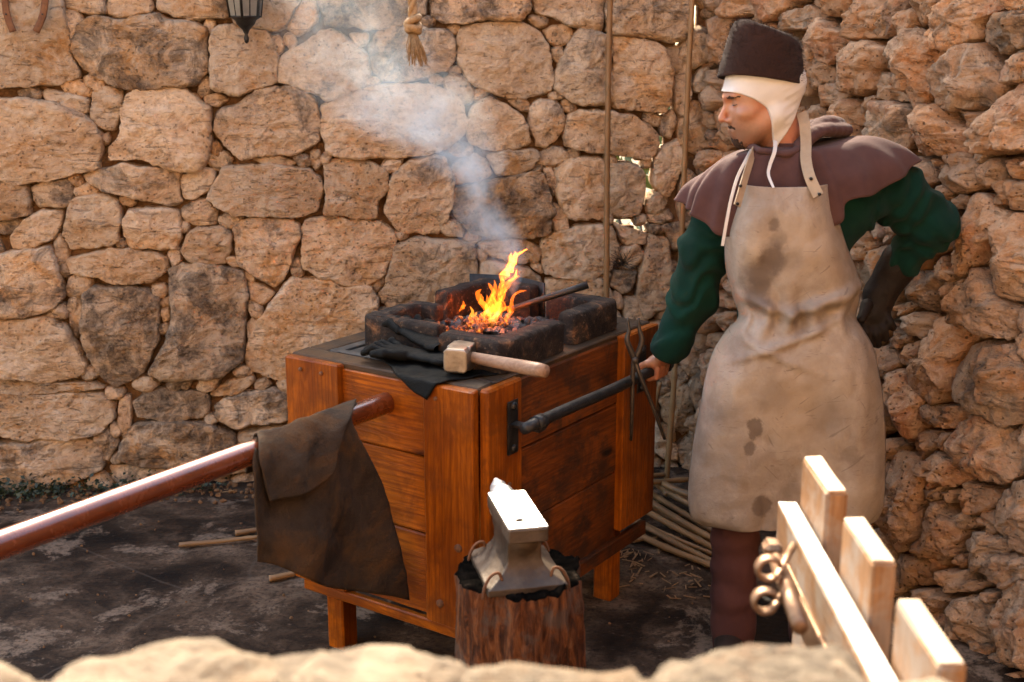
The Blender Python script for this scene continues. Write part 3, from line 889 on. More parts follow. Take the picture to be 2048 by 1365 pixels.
def stone_mesh(poly, prot, seed, sp, rough, back=.09, flat=3.6, grow=.010):
    """a rough stone: outline poly (u,v) metres on the wall plane, bulging prot out of it (local w)"""
    per = np.linalg.norm(np.diff(np.concatenate([poly, poly[:1]]), axis=0), axis=1).sum()
    n = int(np.clip(per/sp, 14, 140)); P = resample(poly, n)
    c = P.mean(0); D = P-c; rad = np.linalg.norm(D, axis=1, keepdims=True)
    size = rad.mean()
    jg = np.concatenate([P, np.full((n, 1), seed*.37)], 1)
    jag = min(1, size/.08)*(.011*fbm(jg*13, seed, 2)+.006*fbm(jg*42, seed+1, 2))
    D = D*(1+(grow+jag[:, None])/np.maximum(rad, .01))
    m = int(np.clip(size/sp, 4, 30))
    rg = np.random.default_rng(seed)
    s = np.linspace(0, 1, m+1)[:-1]
    tt = 1-s**1.35                                     # 1 at rim -> 0 at centre
    hh = prot*(1-np.clip(tt, 0, 1)**flat)**(1/flat*1.15)
    T = np.concatenate([[.90, .985], tt]); H = np.concatenate([[-back, -back*.35], hh])
    V = np.zeros((len(T), n, 3))
    V[..., :2] = c+T[:, None, None]*D[None]
    V[..., 2] = H[:, None]
    V = np.concatenate([V.reshape(-1, 3), [[c[0], c[1], prot]]])
    # broken faces: clip the bulge with a few tilted planes
    q = (V[:, :2]-c)/max(size, .02)
    for _ in range(rg.integers(4, 7) if rough < 1.2 else rg.integers(7, 11)):
        a = rg.uniform(0, 2*np.pi); sl = rg.uniform(.12, .5 if rough < 1.2 else .85)*prot; off = rg.uniform(.72, 1.08)*prot
        pl = off-sl*(q[:, 0]*np.cos(a)+q[:, 1]*np.sin(a))
        V[:, 2] = np.where(V[:, 2] > pl, pl+(V[:, 2]-pl)*(.10 if rough < 1.2 else .05), V[:, 2])
    # lumps: displace outward (radially at the rim, out of the plane in front)
    front = np.clip((V[:, 2]+.01)/max(prot, .01), 0, 1)
    N = np.concatenate([q*(1-front[:, None]*.75), (front*1.0)[:, None]], 1)
    N /= np.linalg.norm(N, axis=1)[:, None]+1e-6
    o = rg.uniform(0, 90, 3)
    a = min(size, .22)
    d = .10*a*fbm(V*(.9/max(a, .03))+o, seed, 3)+rough*(.012*fbm(V*15+o, seed+5, 4, .65)+.0075*(1-2*np.abs(fbm(V*26+o, seed+21, 3, .6)))+.0055*fbm(V*44+o, seed+9, 3, .6))
    if rough > 1.2:
        r = 1-np.abs(fbm(V*13+o*2, seed+3, 3)); d = d-.010*rough*(np.clip(r-.72, 0, 1)/.28)**1.5
    lay = np.sin((V[:, 1]+.02*fbm(V*6+o, seed+7, 2))*rg.uniform(50, 95)+seed)   # bedding
    d = d+.0018*lay*front*rough
    V = V+N*(d*np.clip(front*1.4+.25, 0, 1))[:, None]
    Fq = grid_faces(len(T), n)
    e = (len(T)-1)*n; j = np.arange(n)
    Ft = np.stack([np.full(n, len(V)-1), e+j, e+(j+1) % n], 1)
    return V, [Fq, Ft]

def fill_gaps(polys, lo, hi, res, rmin, rmax, count, seed, skip=None, gap=.004):
    """pebbles that chink the joints between the outlined stones: (centre, rx, ry, angle)"""
    us = np.arange(lo[0], hi[0], res); vv = np.arange(lo[1], hi[1], res)
    U, W = np.meshgrid(us, vv, indexing='ij'); dist = np.full(U.shape, 1.0)
    for P in polys:
        P = resample(P, 40)
        b0, b1 = P.min(0)-.16, P.max(0)+.16
        i0, i1 = np.searchsorted(us, [b0[0], b1[0]]); j0, j1 = np.searchsorted(vv, [b0[1], b1[1]])
        if i1 <= i0 or j1 <= j0: continue
        u, w = U[i0:i1, j0:j1], W[i0:i1, j0:j1]
        ins = np.zeros(u.shape, bool); dd = np.full(u.shape, 9.0)
        for k in range(len(P)):
            a, b = P[k], P[(k+1) % len(P)]
            c = (a[1] > w) != (b[1] > w)
            with np.errstate(divide='ignore', invalid='ignore'):
                ins ^= c & (u < (b[0]-a[0])*(w-a[1])/(b[1]-a[1]+1e-12)+a[0])
            e = b-a; t = np.clip(((u-a[0])*e[0]+(w-a[1])*e[1])/(e@e+1e-12), 0, 1)
            dd = np.minimum(dd, np.hypot(u-a[0]-t*e[0], w-a[1]-t*e[1]))
        dist[i0:i1, j0:j1] = np.minimum(dist[i0:i1, j0:j1], np.where(ins, -dd, dd))
    edge = np.minimum.reduce([U-lo[0], hi[0]-U, W-lo[1], hi[1]-W])
    dist = np.minimum(dist, edge+.02)
    out = []; rg = np.random.default_rng(seed)
    if skip is not None: dist[skip(U, W)] = -1
    while len(out) < count:
        k = np.argmax(dist); i, j = np.unravel_index(k, dist.shape); r = dist[i, j]
        if r < rmin: break
        r = min(r, rmax*rg.uniform(.6, 1.0)); c = np.array([us[i], vv[j]])
        # stretch along the joint: pick the direction with most room
        best, ba = 0, 0
        for a in np.linspace(0, np.pi, 8, endpoint=False):
            s = 0
            for sg in (-1, 1):
                for st in (1.0, 1.5, 2.0):
                    q = c+sg*st*r*np.array([np.cos(a), np.sin(a)])
                    ii, jj = int((q[0]-lo[0])/res), int((q[1]-lo[1])/res)
                    if 0 <= ii < len(us) and 0 <= jj < len(vv) and dist[ii, jj] > .25*r: s += st
            if s > best: best, ba = s, a
        el = 1.0+.11*best*rg.uniform(.6, 1.0)
        rx, ry = r*el-gap, r*rg.uniform(.86, 1.0)-gap
        out.append((c, max(rx, .006), max(ry, .006), ba))
        ca, sa = np.cos(ba), np.sin(ba); du, dw = U-c[0], W-c[1]
        x, y = du*ca+dw*sa, -du*sa+dw*ca
        k0 = np.sqrt((x/(r*el))**2+(y/r)**2)
        dist = np.minimum(dist, (k0-1)*r)
    return out

def blob_poly(c, rx, ry, ang, seed):
    rg = np.random.default_rng(seed); n = rg.integers(6, 9)
    a = np.linspace(0, 2*np.pi, n, endpoint=False)+rg.uniform(-.25, .25, n)
    r = rg.uniform(.88, 1.22, n); x, y = rx*r*np.cos(a), ry*r*np.sin(a)
    return np.stack([c[0]+x*np.cos(ang)-y*np.sin(ang), c[1]+x*np.sin(ang)+y*np.cos(ang)], 1)

def wall_frame(O, U):
    U = np.array([*U, 0.0]); U /= np.linalg.norm(U); N = np.array([U[1], -U[0], 0])
    if N[1] > 0: N = -N
    return np.array([*O, 0.0]), U, N

def to_world(V, fr):
    O, U, N = fr; return O+V[:, :1]*U+V[:, 1:2]*np.array([0, 0, 1.0])+V[:, 2:3]*N

def inside(P, u, w):
    r = np.zeros(u.shape, bool)
    for k in range(len(P)):
        a, b = P[k], P[(k+1) % len(P)]
        r ^= ((a[1] > w) != (b[1] > w)) & (u < (b[0]-a[0])*(w-a[1])/(b[1]-a[1]+1e-12)+a[0])
    return r

def build_wall(fr, polys, fills, parent, mat, core_w, core_t, ulim, vtop, prot, rough, sp, holes=(), seed=0, flip=False):
    rg = np.random.default_rng(seed)
    org = np.array(parent.location)
    def add(P, pr, k, s, ro, fl):
        V, F = stone_mesh(P, pr, k, s, ro, flat=fl, grow=.005 if rough < 1.2 else .001)
        if flip: F = [f[:, ::-1] for f in F]
        W = to_world(V, fr)
        c = to_world(np.array([[P[:, 0].mean(), P[:, 1].mean(), 0]]), fr)[0]
        obj('stone', W, F, mat, parent, origin=c)
    for k, P in enumerate(polys):
        size = np.sqrt(abs(np.sum(P[:, 0]*np.roll(P[:, 1], -1)-np.roll(P[:, 0], -1)*P[:, 1]))/2)
        pr = prot*rg.uniform(.75, 1.2)*np.clip(size/.2, .45, 1.15)
        add(P, pr, seed+k, sp if size > .09 else sp*.8, rough, rg.uniform(4.0, 7.0) if rough < 1.2 else rg.uniform(2.4, 3.6))
    for k, (c, rx, ry, a) in enumerate(fills):
        add(blob_poly(c, rx, ry, a, seed+500+k), min(prot*.9, .02+1.0*min(rx, ry))*rg.uniform(.7, 1.0), seed+500+k, max(sp, min(rx, ry)/4), rough, 2.6)
    # the core of earth and small stone behind the face
    res = .03; us = np.arange(ulim[0], ulim[1]+res, res); vv = np.arange(-.1, vtop+res, res)
    U, W = np.meshgrid(us, vv, indexing='ij')
    Z = core_w+.012*fbm(np.stack([U*9, W*9, U*0], -1), seed, 4)
    V = np.stack([U, W, Z], -1).reshape(-1, 3); Fc = grid_faces(len(us), len(vv), False)
    cu = V[Fc].mean(1); keep = np.ones(len(Fc), bool)
    for H in holes: keep &= ~inside(H, cu[:, 0], cu[:, 1])
    Fc = Fc[keep]
    Fc = Fc[:, ::-1]
    o = obj('core', to_world(V, fr), [Fc], M['earth'], parent, origin=org)
    md = o.modifiers.new('thick', 'SOLIDIFY'); md.thickness = core_t; md.offset = -1

BACK, RIGHT, HOLES = parse(BACK_STONES), parse(RIGHT_STONES), parse(HOLES)
def grow_hole(P, k=.016):
    c = P.mean(0); d = P-c; return c+d*(1+k/np.maximum(np.linalg.norm(d, axis=1, keepdims=True), .01))
HOLES = [grow_hole(h) for h in HOLES]
WALL_TOP = 2.70
bw = wall_frame((0, 5.07), (1, .1))
wb = empty('stone_wall', (0, 5.07, 0), 'tall back wall of big squared tan limestone blocks behind the smoking forge', 'wall')
def skip_b(U, W):
    r = np.zeros(U.shape, bool)
    for h in HOLES: r |= inside(h, U, W)
    return r
fb = fill_gaps(BACK, (-2.27, -.01), (.80, 2.03), .008, .0085, .10, 172, 5, skip_b)
build_wall(bw, BACK, fb, wb, M['stone'], -.022, .05, (-3.3, .86), WALL_TOP, .062, 1.0, .010, HOLES, 100)
rw = wall_frame((.79, 5.149), (.387, -1))
wr = empty('stone_wall', (1.2, 4.1, 0), 'rough rubble wall of orange pitted stones at the side behind the man', 'wall')
fr_ = fill_gaps(RIGHT, (.0, -.05), (2.08, 1.99), .01, .014, .09, 150, 6)
build_wall(rw, RIGHT, fr_, wr, M['rubble'], -.07, .05, (-.04, 6.2), WALL_TOP, .115, 1.5, .0095, (), 900, flip=True)
# courses beyond the photograph's frame: upper and outer stretches of both walls, joined into one part each
def outer_courses(fr, rects, parent, mat, prot, rough, seed, flip=False):
    rg = np.random.default_rng(seed); parts = []
    for (u0, u1, v0, v1) in rects:
        v = v0
        while v < v1-.05:
            h = min(rg.uniform(.14, .26), v1-v); u = u0+rg.uniform(-.1, 0)
            while u < u1:
                w = rg.uniform(.16, .38); g_ = .008
                P = np.array([(u+g_, v+g_), (u+w*.5, v+g_*rg.uniform(0, 2)), (u+w-g_, v+g_), (u+w-g_, v+h*.5), (u+w-g_, v+h-g_), (u+w*.5, v+h-g_), (u+g_, v+h-g_), (u+g_, v+h*.5)])
                P = P+rg.normal(0, .010, P.shape)
                V, F = stone_mesh(P, prot*rg.uniform(.7, 1.15), seed+len(parts), .022, rough, grow=.006)
                if flip: F = [f[:, ::-1] for f in F]
                parts.append((to_world(V, fr), F)); u += w
            v += h
    V, F = merge(parts); tag(obj('outer_stones', V, F, mat, parent), kind='stuff')
outer_courses(bw, [(-3.25, .78, 2.04, WALL_TOP), (-3.25, -2.36, .0, 2.03)], wb, M['stone'], .06, 1.0, 4000)
outer_courses(rw, [(.05, 5.8, 2.01, WALL_TOP), (2.20, 5.8, .0, 2.0)], wr, M['rubble'], .10, 1.5, 6000, True)
# ================================================================== the forge table
FA = np.array([-.088, 3.138, 0.0]); FU = np.array([-.8246, .5657, 0]); FV = np.array([.5657, .8246, 0]); ZUP = np.array([0, 0, 1.0])
LU, LV, ZT = .673, .947, .92
def fp(a, b, z): return FA+FU*a+FV*b+ZUP*z
forge = empty('forge_table', fp(LU/2, LV/2, 0), 'varnished orange wooden forge table with black sooty top and iron side bar', 'forge')
zb = .225
# front face (towards the anvil): two upright boards, three planks between
plank('board', fp(.571, -.012, zb), fp(.571, -.012, ZT-.004), FU, .204, .030, M['wood'], forge)
plank('board', fp(.083, -.012, zb), fp(.083, -.012, ZT-.004), FU, .166, .030, M['wood'], forge)
for z0, z1 in ((.232, .472), (.474, .697), (.699, .905)):
    plank('plank', fp(.150, .006, (z0+z1)/2), fp(.485, .006, (z0+z1)/2), ZUP, z1-z0-.002, .024, M['wood'], forge)
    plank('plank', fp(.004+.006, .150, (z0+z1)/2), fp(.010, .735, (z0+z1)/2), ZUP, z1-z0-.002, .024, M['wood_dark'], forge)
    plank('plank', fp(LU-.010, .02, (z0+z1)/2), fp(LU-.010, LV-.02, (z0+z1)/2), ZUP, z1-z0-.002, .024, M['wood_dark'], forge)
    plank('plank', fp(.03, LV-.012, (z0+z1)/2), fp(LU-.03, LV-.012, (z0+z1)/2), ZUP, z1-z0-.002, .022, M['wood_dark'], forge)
# side face: corner board and rear board, proud of the planks
plank('board', fp(-.012, .086, zb), fp(-.012, .086, ZT-.004), FV, .165, .030, M['wood'], forge, .006)
plank('board', fp(-.012, .838, zb+.05), fp(-.012, .838, ZT-.004), FV, .218, .030, M['wood'], forge)
plank('rail', fp(.04, -.008, zb-.018), fp(LU-.03, -.008, zb-.018), ZUP, .034, .022, M['wood'], forge)
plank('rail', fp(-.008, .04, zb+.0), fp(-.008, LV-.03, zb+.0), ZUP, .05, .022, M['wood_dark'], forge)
for a, b in ((.555, .05), (.06, .05), (.06, LV-.15), (LU-.08, LV-.09)):
    plank('leg', fp(a, b, .0), fp(a, b, .40), FU, .066, .066, M['wood'], forge, .005)
# sooty top: rim boards and an inset plate with a border strip
rim = .075
for a0, b0, a1, b1, wd in ((0, rim/2, LU, rim/2, FV), (0, LV-rim/2, LU, LV-rim/2, FV), (rim/2, rim, rim/2, LV-rim, FU), (LU-rim/2, rim, LU-rim/2, LV-rim, FU)):
    plank('rim', fp(a0, b0, ZT-.010), fp(a1, b1, ZT-.010), wd, rim-.003, .022, M['wood_black'], forge, .005)
V, F = bbox_mesh(LU-2*rim, LV-2*rim, .014, .003)
W = fp(LU/2, LV/2, ZT-.012)+V[:, :1]*FU+V[:, 1:2]*FV+V[:, 2:3]*ZUP
obj('top_plate', W, [f[:, ::-1] for f in F], M['iron_plate'], forge, smooth=False)
for a0, b0, a1, b1, wd in ((rim, rim+.022, LU-rim, rim+.022, FV), (LU-rim-.022, rim, LU-rim-.022, LV-rim, FU), (rim+.016, rim, rim+.016, LV-rim, FU)):
    plank('edge_strip', fp(a0, b0, ZT-.002), fp(a1, b1, ZT-.002), wd, .030, .007, M['iron_plate'], forge, .002)
def bolt(p, n, r=.011, mat='iron', parent=forge, name='bolt', dep=.008):
    p, n = np.array(p), np.array(n)/np.linalg.norm(n)
    V, F = tube([p-n*.004, p+n*dep*.6, p+n*dep], [r, r, r*.55], 10)
    return obj(name, V, F, M[mat], parent, origin=p)
for a, z in ((.115, .29), (.05, .47), (.62, .35)): bolt(fp(a, -.026, z), -FV, .012, 'rust')
for a, z in ((.61, .885), (.53, .885), (.12, .88)): bolt(fp(a, -.026, z), -FV, .006, 'rust')
bolt(fp(-.026, .10, .63), -FU, .007, 'rust')
bolt(fp(LU+.012, .04, .77), FU, .022, 'iron', dep=.03)
# iron side bar on L brackets
def bracket(b):
    plank('bracket_plate', fp(-.030, b, .715), fp(-.030, b, .865), FV, .050, .006, M['iron'], forge, .002)
    for z in (.73, .85): bolt(fp(-.033, b, z), -FU, .012)
    plank('bracket_arm', fp(-.030, b, .80), fp(-.128, b, .80), FV, .034, .008, M['iron'], forge, .002)
    V, F = tube([fp(-.114, b-.017, .818), fp(-.114, b+.017, .818)], .0215, 14)
    obj('bracket_ring', V, F, M['iron'], forge, smooth=True)
bracket(.115); bracket(.835)
pb = [fp(-.114, b, .818+.002*math.sin(b*9)) for b in np.linspace(.045, .815, 14)]
V, F = tube(pb, [.0155]+[.0165]*12+[.0155], 14); obj('side_bar', V, F, M['iron'], forge)

# the blower pipe leaving the front face
PS = np.array([-.344, 3.315, .830]); PN = -FV
pipe = empty('blower_pipe', PS, 'long glossy copper-brown pipe running from the forge front out to the low edge', 'pipe')
V, F = tube([PS+PN*t for t in (-.05, 0, .3, .6, 1.0, 1.5, 2.1)], .030, 28); obj('tube', V, F, M['pipe'], pipe)
V, F = tube([PS+PN*t for t in (.002, .002, .016, .020, .020)], [.031, .041, .041, .038, .031], 28, caps=False)
obj('flange', V, F, M['pipe'], pipe)

# brown leather apron thrown over the pipe
def surf(ctrl, nu, nv):
    C = np.asarray(ctrl, float); A_ = np.stack([catmull(C[i], nv) for i in range(len(C))])
    return np.stack([catmull(A_[:, j], nu) for j in range(nv)], 1)
EE = -FU
def pipe_plane(px, py, d):
    r = at(px, py, 1.0)-np.array([0, 0, CAM_Z]); O = PS+EE*d
    return np.array([0, 0, CAM_Z])+r*(((O-np.array([0, 0, CAM_Z]))@EE)/(r@EE))
def sheet(name, S, mat, parent, th, wr=.004, sc=14, seed=2, off=1):
    nu, nv = S.shape[:2]
    n = np.cross(np.gradient(S, axis=0), np.gradient(S, axis=1)); n /= np.linalg.norm(n, axis=-1, keepdims=True)+1e-9
    S = S+n*(wr*fbm(S*sc, seed, 3))[..., None]
    o = obj(name, S.reshape(-1, 3), [grid_faces(nu, nv, False)], mat, parent)
    md = o.modifiers.new('thick', 'SOLIDIFY'); md.thickness = th; md.offset = off
    return o
hide = empty('leather_apron', PS+PN*.3-ZUP*.5, 'dirty brown leather apron draped over the copper-brown pipe', 'apron')
top = [PS+PN*t+ZUP*.0335 for t in (.50, .38, .25, .125)]
rows = [[p-ZUP*.10-EE*.034 for p in top], [p-ZUP*.035-EE*.034 for p in top], top,
        [pipe_plane(x, y, .036) for x, y in ((505, 925), (570, 905), (640, 880), (706, 850))],
        [pipe_plane(x, y, .050) for x, y in ((507, 1000), (590, 1000), (690, 985), (768, 985))],
        [pipe_plane(x, y, d) for x, y, d in ((515, 1070, .06), (600, 1080, .075), (695, 1090, .06), (796, 1095, .085))],
        [pipe_plane(x, y, d) for x, y, d in ((520, 1133, .055), (600, 1150, .085), (700, 1178, .065), (815, 1208, .10))]]
S = surf(rows, 70, 60)
v_ = np.linspace(0, 1, 60)[None, :]; w_ = np.linspace(0, 1, 70)[:, None]
S = S+EE*(.013*np.sin(v_*11+w_*4.0)*np.clip(w_*1.6-.5, 0, 1))[..., None]
S[..., 2] += (.012*np.sin(v_*7.0+1)*np.clip(w_*4-3, 0, 1))
sheet('skirt', S, M['suede'], hide, .004, .011, 13, 4)
top2 = [PS+PN*t+ZUP*.042 for t in (.495, .40, .27, .13)]
rows = [[p-ZUP*.06-EE*.04 for p in top2], top2,
        [pipe_plane(x, y, .048) for x, y in ((518, 915), (575, 895), (640, 870), (700, 832))],
        [pipe_plane(x, y, d) for x, y, d in ((530, 962, .062), (580, 950, .070), (640, 920, .066), (692, 858, .056))],
        [pipe_plane(x, y, d) for x, y, d in ((540, 1004, .066), (592, 992, .080), (655, 964, .074), (672, 905, .06))]]
S = surf(rows, 44, 44); v_ = np.linspace(0, 1, 44)[None, :]; w_ = np.linspace(0, 1, 44)[:, None]
S = S+EE*(.009*np.sin(v_*13+w_*3)*np.clip(w_*1.5-.3, 0, 1))[..., None]
sheet('bib_flap', S, M['suede'], hide, .004, .008, 17, 9)

# firebrick corners round the fire
def corner_brick(pa, label, h, seed):
    """L-shaped block: outline pa in forge coordinates (a,b)"""
    P = np.array(pa, float); n = 160
    for _ in range(2):
        Q = np.roll(P, -1, 0); P = np.stack([.92*P+.08*Q, .08*P+.92*Q], 1).reshape(-1, 2)
    Qc = np.concatenate([P, P[:1]]); d = np.concatenate([[0], np.cumsum(np.linalg.norm(np.diff(Qc, axis=0), axis=1))])
    t = np.linspace(0, d[-1], n, endpoint=False); P = np.stack([np.interp(t, d, Qc[:, a]) for a in (0, 1)], 1)
    T = np.roll(P, -1, 0)-np.roll(P, 1, 0); N = np.stack([T[:, 1], -T[:, 0]], 1); N /= np.linalg.norm(N, axis=1)[:, None]
    area = np.sum(P[:, 0]*np.roll(P[:, 1], -1)-np.roll(P[:, 0], -1)*P[:, 1])
    if area < 0: N = -N
    zs = [(0, 0), (.006, .0), (h*.3, .001), (h*.6, .001), (h-.012, 0), (h-.004, -.004), (h, -.012)]
    R_ = []
    for z, o in zs:
        q = P+N*o; R_.append(np.concatenate([q, np.full((n, 1), z)], 1))
    V = np.concatenate(R_)
    W = FA+V[:, :1]*FU+V[:, 1:2]*FV+(V[:, 2:3]+ZT+.003)*ZUP
    W = W+.0035*np.stack([fbm(W*30, seed+i, 3) for i in range(3)], 1)*(V[:, 2:3] > .01)
    me = bpy.data.meshes.new('fire_brick'); org = W.mean(0); org[2] = ZT
    from mathutils.geometry import tessellate_polygon
    tp = R_[-1]; tri = tessellate_polygon([[Vector((q[0], q[1], 0)) for q in tp]]); e0 = (len(zs)-1)*n
    faces = [tuple(f[::-1]) if area < 0 else tuple(f) for f in grid_faces(len(zs), n)]+[tuple(e0+i for i in t_) for t_ in tri]
    me.from_pydata([tuple(x) for x in W-org], [], faces)
    o = link('fire_brick', me, M['brick'], None, tuple(org))
    tag(o, label, 'fire brick', 'fire bricks around the coals')
    for p in me.polygons: p.use_smooth = True
    md = o.modifiers.new('edge', 'EDGE_SPLIT'); md.split_angle = R(40)
    return o
corner_brick([(.56, .175), (.28, .185), (.28, .235), (.50, .238), (.50, .385), (.44, .39), (.45, .44), (.56, .43)],
             'sooty angled fire brick behind the black gloves, left of the coals', .092, 3)
corner_brick([(.015, .135), (.235, .13), (.235, .19), (.085, .20), (.085, .45), (.02, .46)],
             'chipped black corner fire brick behind the hammer handle', .090, 5)
corner_brick([(.03, .80), (.03, .53), (.095, .525), (.095, .735), (.27, .735), (.27, .80)],
             'angled fire brick at the rear beside the hanging tongs', .094, 8)
corner_brick([(.56, .80), (.33, .80), (.33, .735), (.50, .735), (.50, .53), (.56, .53)],
             'blackened fire brick at the back of the fire, behind the flames', .105, 9)
a_ = np.linspace(0, 1, 26)
pl = np.stack([fp(.60-.30*t, .78+.045*math.sin(t*3.1), ZT+.005) for t in a_])
S = np.stack([pl, pl+ZUP*.05, pl+ZUP*.112], 0)
tag(sheet('curved_plate', S, M['iron'], None, .005, .002, 20, 5), 'thin curved iron plate standing on edge behind the fire', 'iron plate')

# coals, embers
def lump(c, r, seed):
    rg = np.random.default_rng(seed)
    th = np.linspace(0, 2*np.pi, 7, endpoint=False); V = [[0, 0, r]]
    for f in (.45, 1.0, 1.0, .45):
        pass
    V = []
    for k, (z, q) in enumerate(((.8, .55), (.25, 1.0), (-.35, .95), (-.85, .5))):
        for t in th: V.append([q*math.cos(t+k*.4), q*math.sin(t+k*.4), z])
    V += [[0, 0, 1.0], [0, 0, -1.0]]
    V = np.array(V)*rg.uniform(.75, 1.25, (30, 1))*rg.uniform(.7, 1.3, 3)*r
    F = [grid_faces(4, 7)[:, ::-1], np.array([[28, (j+1) % 7, j] for j in range(7)])[:, ::-1], np.array([[29, 21+j, 21+(j+1) % 7] for j in range(7)])[:, ::-1]]
    return V+c, F
parts = []; hot = []
for k in range(420):
    a, b = RNG.uniform(.10, .50), RNG.uniform(.20, .74)
    if k < 40: a, b = RNG.uniform(.22, .34), RNG.uniform(.05, .30)*.6+.13
    h = max(0, .055-1.1*((a-.29)**2+(b-.47)**2))
    p = lump(fp(a, b, ZT+.002+h*RNG.uniform(.3, 1)), RNG.uniform(.007, .019), k)
    parts.append(p)
V, F = merge(parts); tag(obj('coal', V, F, M['coal'], smooth=False), 'heap of black coal between the fire bricks', 'coal', kind='stuff')
for k in range(38):
    s = RNG.normal(0, 1, 2)
    a, b = .315+.055*s[0], .40+.045*s[1]
    h = max(0, .055-1.1*((a-.29)**2+(b-.47)**2))
    hot.append(lump(fp(a, b, ZT+.012+h), RNG.uniform(.006, .013), 900+k))
V, F = merge(hot); tag(obj('embers', V, F, M['ember'], smooth=False), 'glowing orange embers under the flames', 'embers', kind='stuff')

# poker stuck in the coals
P0, P1 = fp(.27, .55, 1.00), atz(1176, 570, 1.075)
V, F = tube([P0, P0*.7+P1*.3, P0*.3+P1*.7, P1], [.009, .010, .011, .012], 12)
tag(obj('poker', V, F, M['iron']), 'black iron poker with its end in the coals', 'poker')

# black leather mat under the gloves, hanging over the front edge
MQ = np.array([(.43, .085), (.31, .285), (.025, .150), (.135, -.085)])
def matp(s, t):
    a, b = (MQ[0]*(1-s)+MQ[1]*s)*(1-t)+(MQ[3]*(1-s)+MQ[2]*s)*t
    b += .010*math.sin(t*7+s*2)*(1-s); z = ZT+.006+.0035*math.sin(9*s+11*t)**2
    if b < -.028:
        over = -.028-b; z -= over*1.0; b = -.028-.006-over*.28
    return fp(a, b, z)
S = np.array([[matp(s, t) for s in np.linspace(0, 1, 44)] for t in np.linspace(0, 1, 40)])
tag(sheet('leather_mat', S, M['oiled_leather'], None, .004, .004, 22, 3), 'oily black leather mat with a corner hanging over the forge edge', 'mat')

# gloves lying on the mat
def glove(name, org, ang, label, flipy, lift):
    g = Sdf((-.03, -.09, -.03), (.30, .09, .07), .0035)
    f = flipy
    g.cone((.0, 0, .014), (.09, 0, .016), .044, .034, .01, flat=((0, 0, 1), 2.6))
    g.cone((.09, 0, .016), (.15, 0, .018), .034, .042, .015, flat=((0, 0, 1), 2.2))
    for k, (dy, L, cz) in enumerate(((-.040, .066, .012), (-.0135, .082, .016), (.0135, .078, .018), (.040, .060, .012))):
        b0 = np.array([.165, dy*.95, .018]); b1 = b0+np.array([L*.55, dy*.18, .010+cz*.2]); b2 = b1+np.array([L*.42, dy*.1, -.016])
        g.cone(b0, b1, .0128, .0125, .004); g.cone(b1, b2, .0125, .0110, .003)
    g.cone((.11, f*.035, .02), (.15, f*.066, .026), .016, .014, .012); g.cone((.15, f*.066, .026), (.185, f*.070, .022), .014, .012, .006)
    Pp = g.pts(); g.f += .0035*fbm(Pp*45, 5, 3).astype(np.float32); g.f = np.maximum(g.f, (-Pp[..., 2]).astype(np.float32)-.004)
    V, F = g.mesh(1)
    ca, sa = math.cos(ang), math.sin(ang)
    X = (V[:, :1]*ca-V[:, 1:2]*sa); Y = (V[:, :1]*sa+V[:, 1:2]*ca)
    W = org+X*FU+Y*FV+(V[:, 2:3]+lift(V))*ZUP
    return tag(obj(name, W, [f_[:, ::-1] for f_ in F], M['black_leather']), label, 'glove', 'black work gloves on the mat')
glove('work_glove', fp(.205, .115, ZT+.010), R(-6), 'black leather work glove lying flat on the mat, lower of the pair', -1, lambda V: 0*V[:, :1])
glove('work_glove', fp(.245, .150, ZT+.036), R(22), 'black leather work glove with raised fingertips, upper of the pair', 1, lambda V: .16*np.clip(V[:, :1]-.10, 0, 1)+.0)

# club hammer across the corner
hm = empty('club_hammer', fp(.12, .09, ZT+.014), 'short-handled club hammer with a square steel head on the mat', 'hammer')
HX = (atz(955, 700, .975)-atz(905, 735, .975)); HX = FV*.80+FU*.28; HX /= np.linalg.norm(HX); HY = np.cross(ZUP, HX)
g = Sdf((-.08, -.045, -.045), (.08, .045, .045), .0024)
g.box((0, 0, 0), (.066, .034, .034), None, .006, .0); 
X = g.pts(); g.f = np.maximum(g.f, ((np.abs(X[..., 1])+np.abs(X[..., 2]))*.7071-.0405-.010*(np.abs(X[..., 0]) < .030)).astype(np.float32))
V, F = g.mesh(0); HC = fp(.130, .105, ZT+.014+.034)
obj('head', HC+V[:, :1]*HX+V[:, 1:2]*HY+V[:, 2:3]*ZUP, F, M['hammer'], hm)
h0, h1 = HC, atz(1092, 743, .975)
pt = [h0+(h1-h0)*t for t in np.linspace(-.02, 1, 12)]
V, F = tube(pt, [.0145, .015, .0155, .016, .0165, .017, .0175, .018, .0185, .019, .0192, .0165], 16)
obj('handle', V, F, M['handle'], hm)

# tongs hung on the side bar
tg = empty('tongs', at(1268, 720, 3.60), 'long iron blacksmith tongs hanging jaws-up on the forge side bar', 'tongs')
def tongs_arm(pts, r, y0):
    P = catmull([at(x, y, y0+dy) for x, y, dy in pts], 30); V, F = tube(P, r, 8, sx=1.0, sy=.7); obj('arm', V, F, M['tongs'], tg)
rr = 1.3*np.concatenate([np.linspace(.0035, .008, 8), np.linspace(.009, .010, 8), np.linspace(.0085, .0055, 14)])
tongs_arm([(1255, 636, 0), (1258, 660, 0), (1254, 680, 0), (1262, 702, 0), (1270, 722, .004), (1280, 752, 0), (1300, 800, .01), (1329, 878, .03)], rr, 3.555)
tongs_arm([(1277, 636, 0), (1279, 660, 0), (1284, 680, 0), (1278, 702, 0), (1268, 722, 0), (1265, 760, 0), (1264, 820, .0), (1262, 880, .02)], rr, 3.567)
pv = at(1270, 720, 3.553); V, F = tube([pv-[0, .012, 0], pv+[0, .022, 0]], .010, 10); obj('rivet', V, F, M['tongs'], tg)

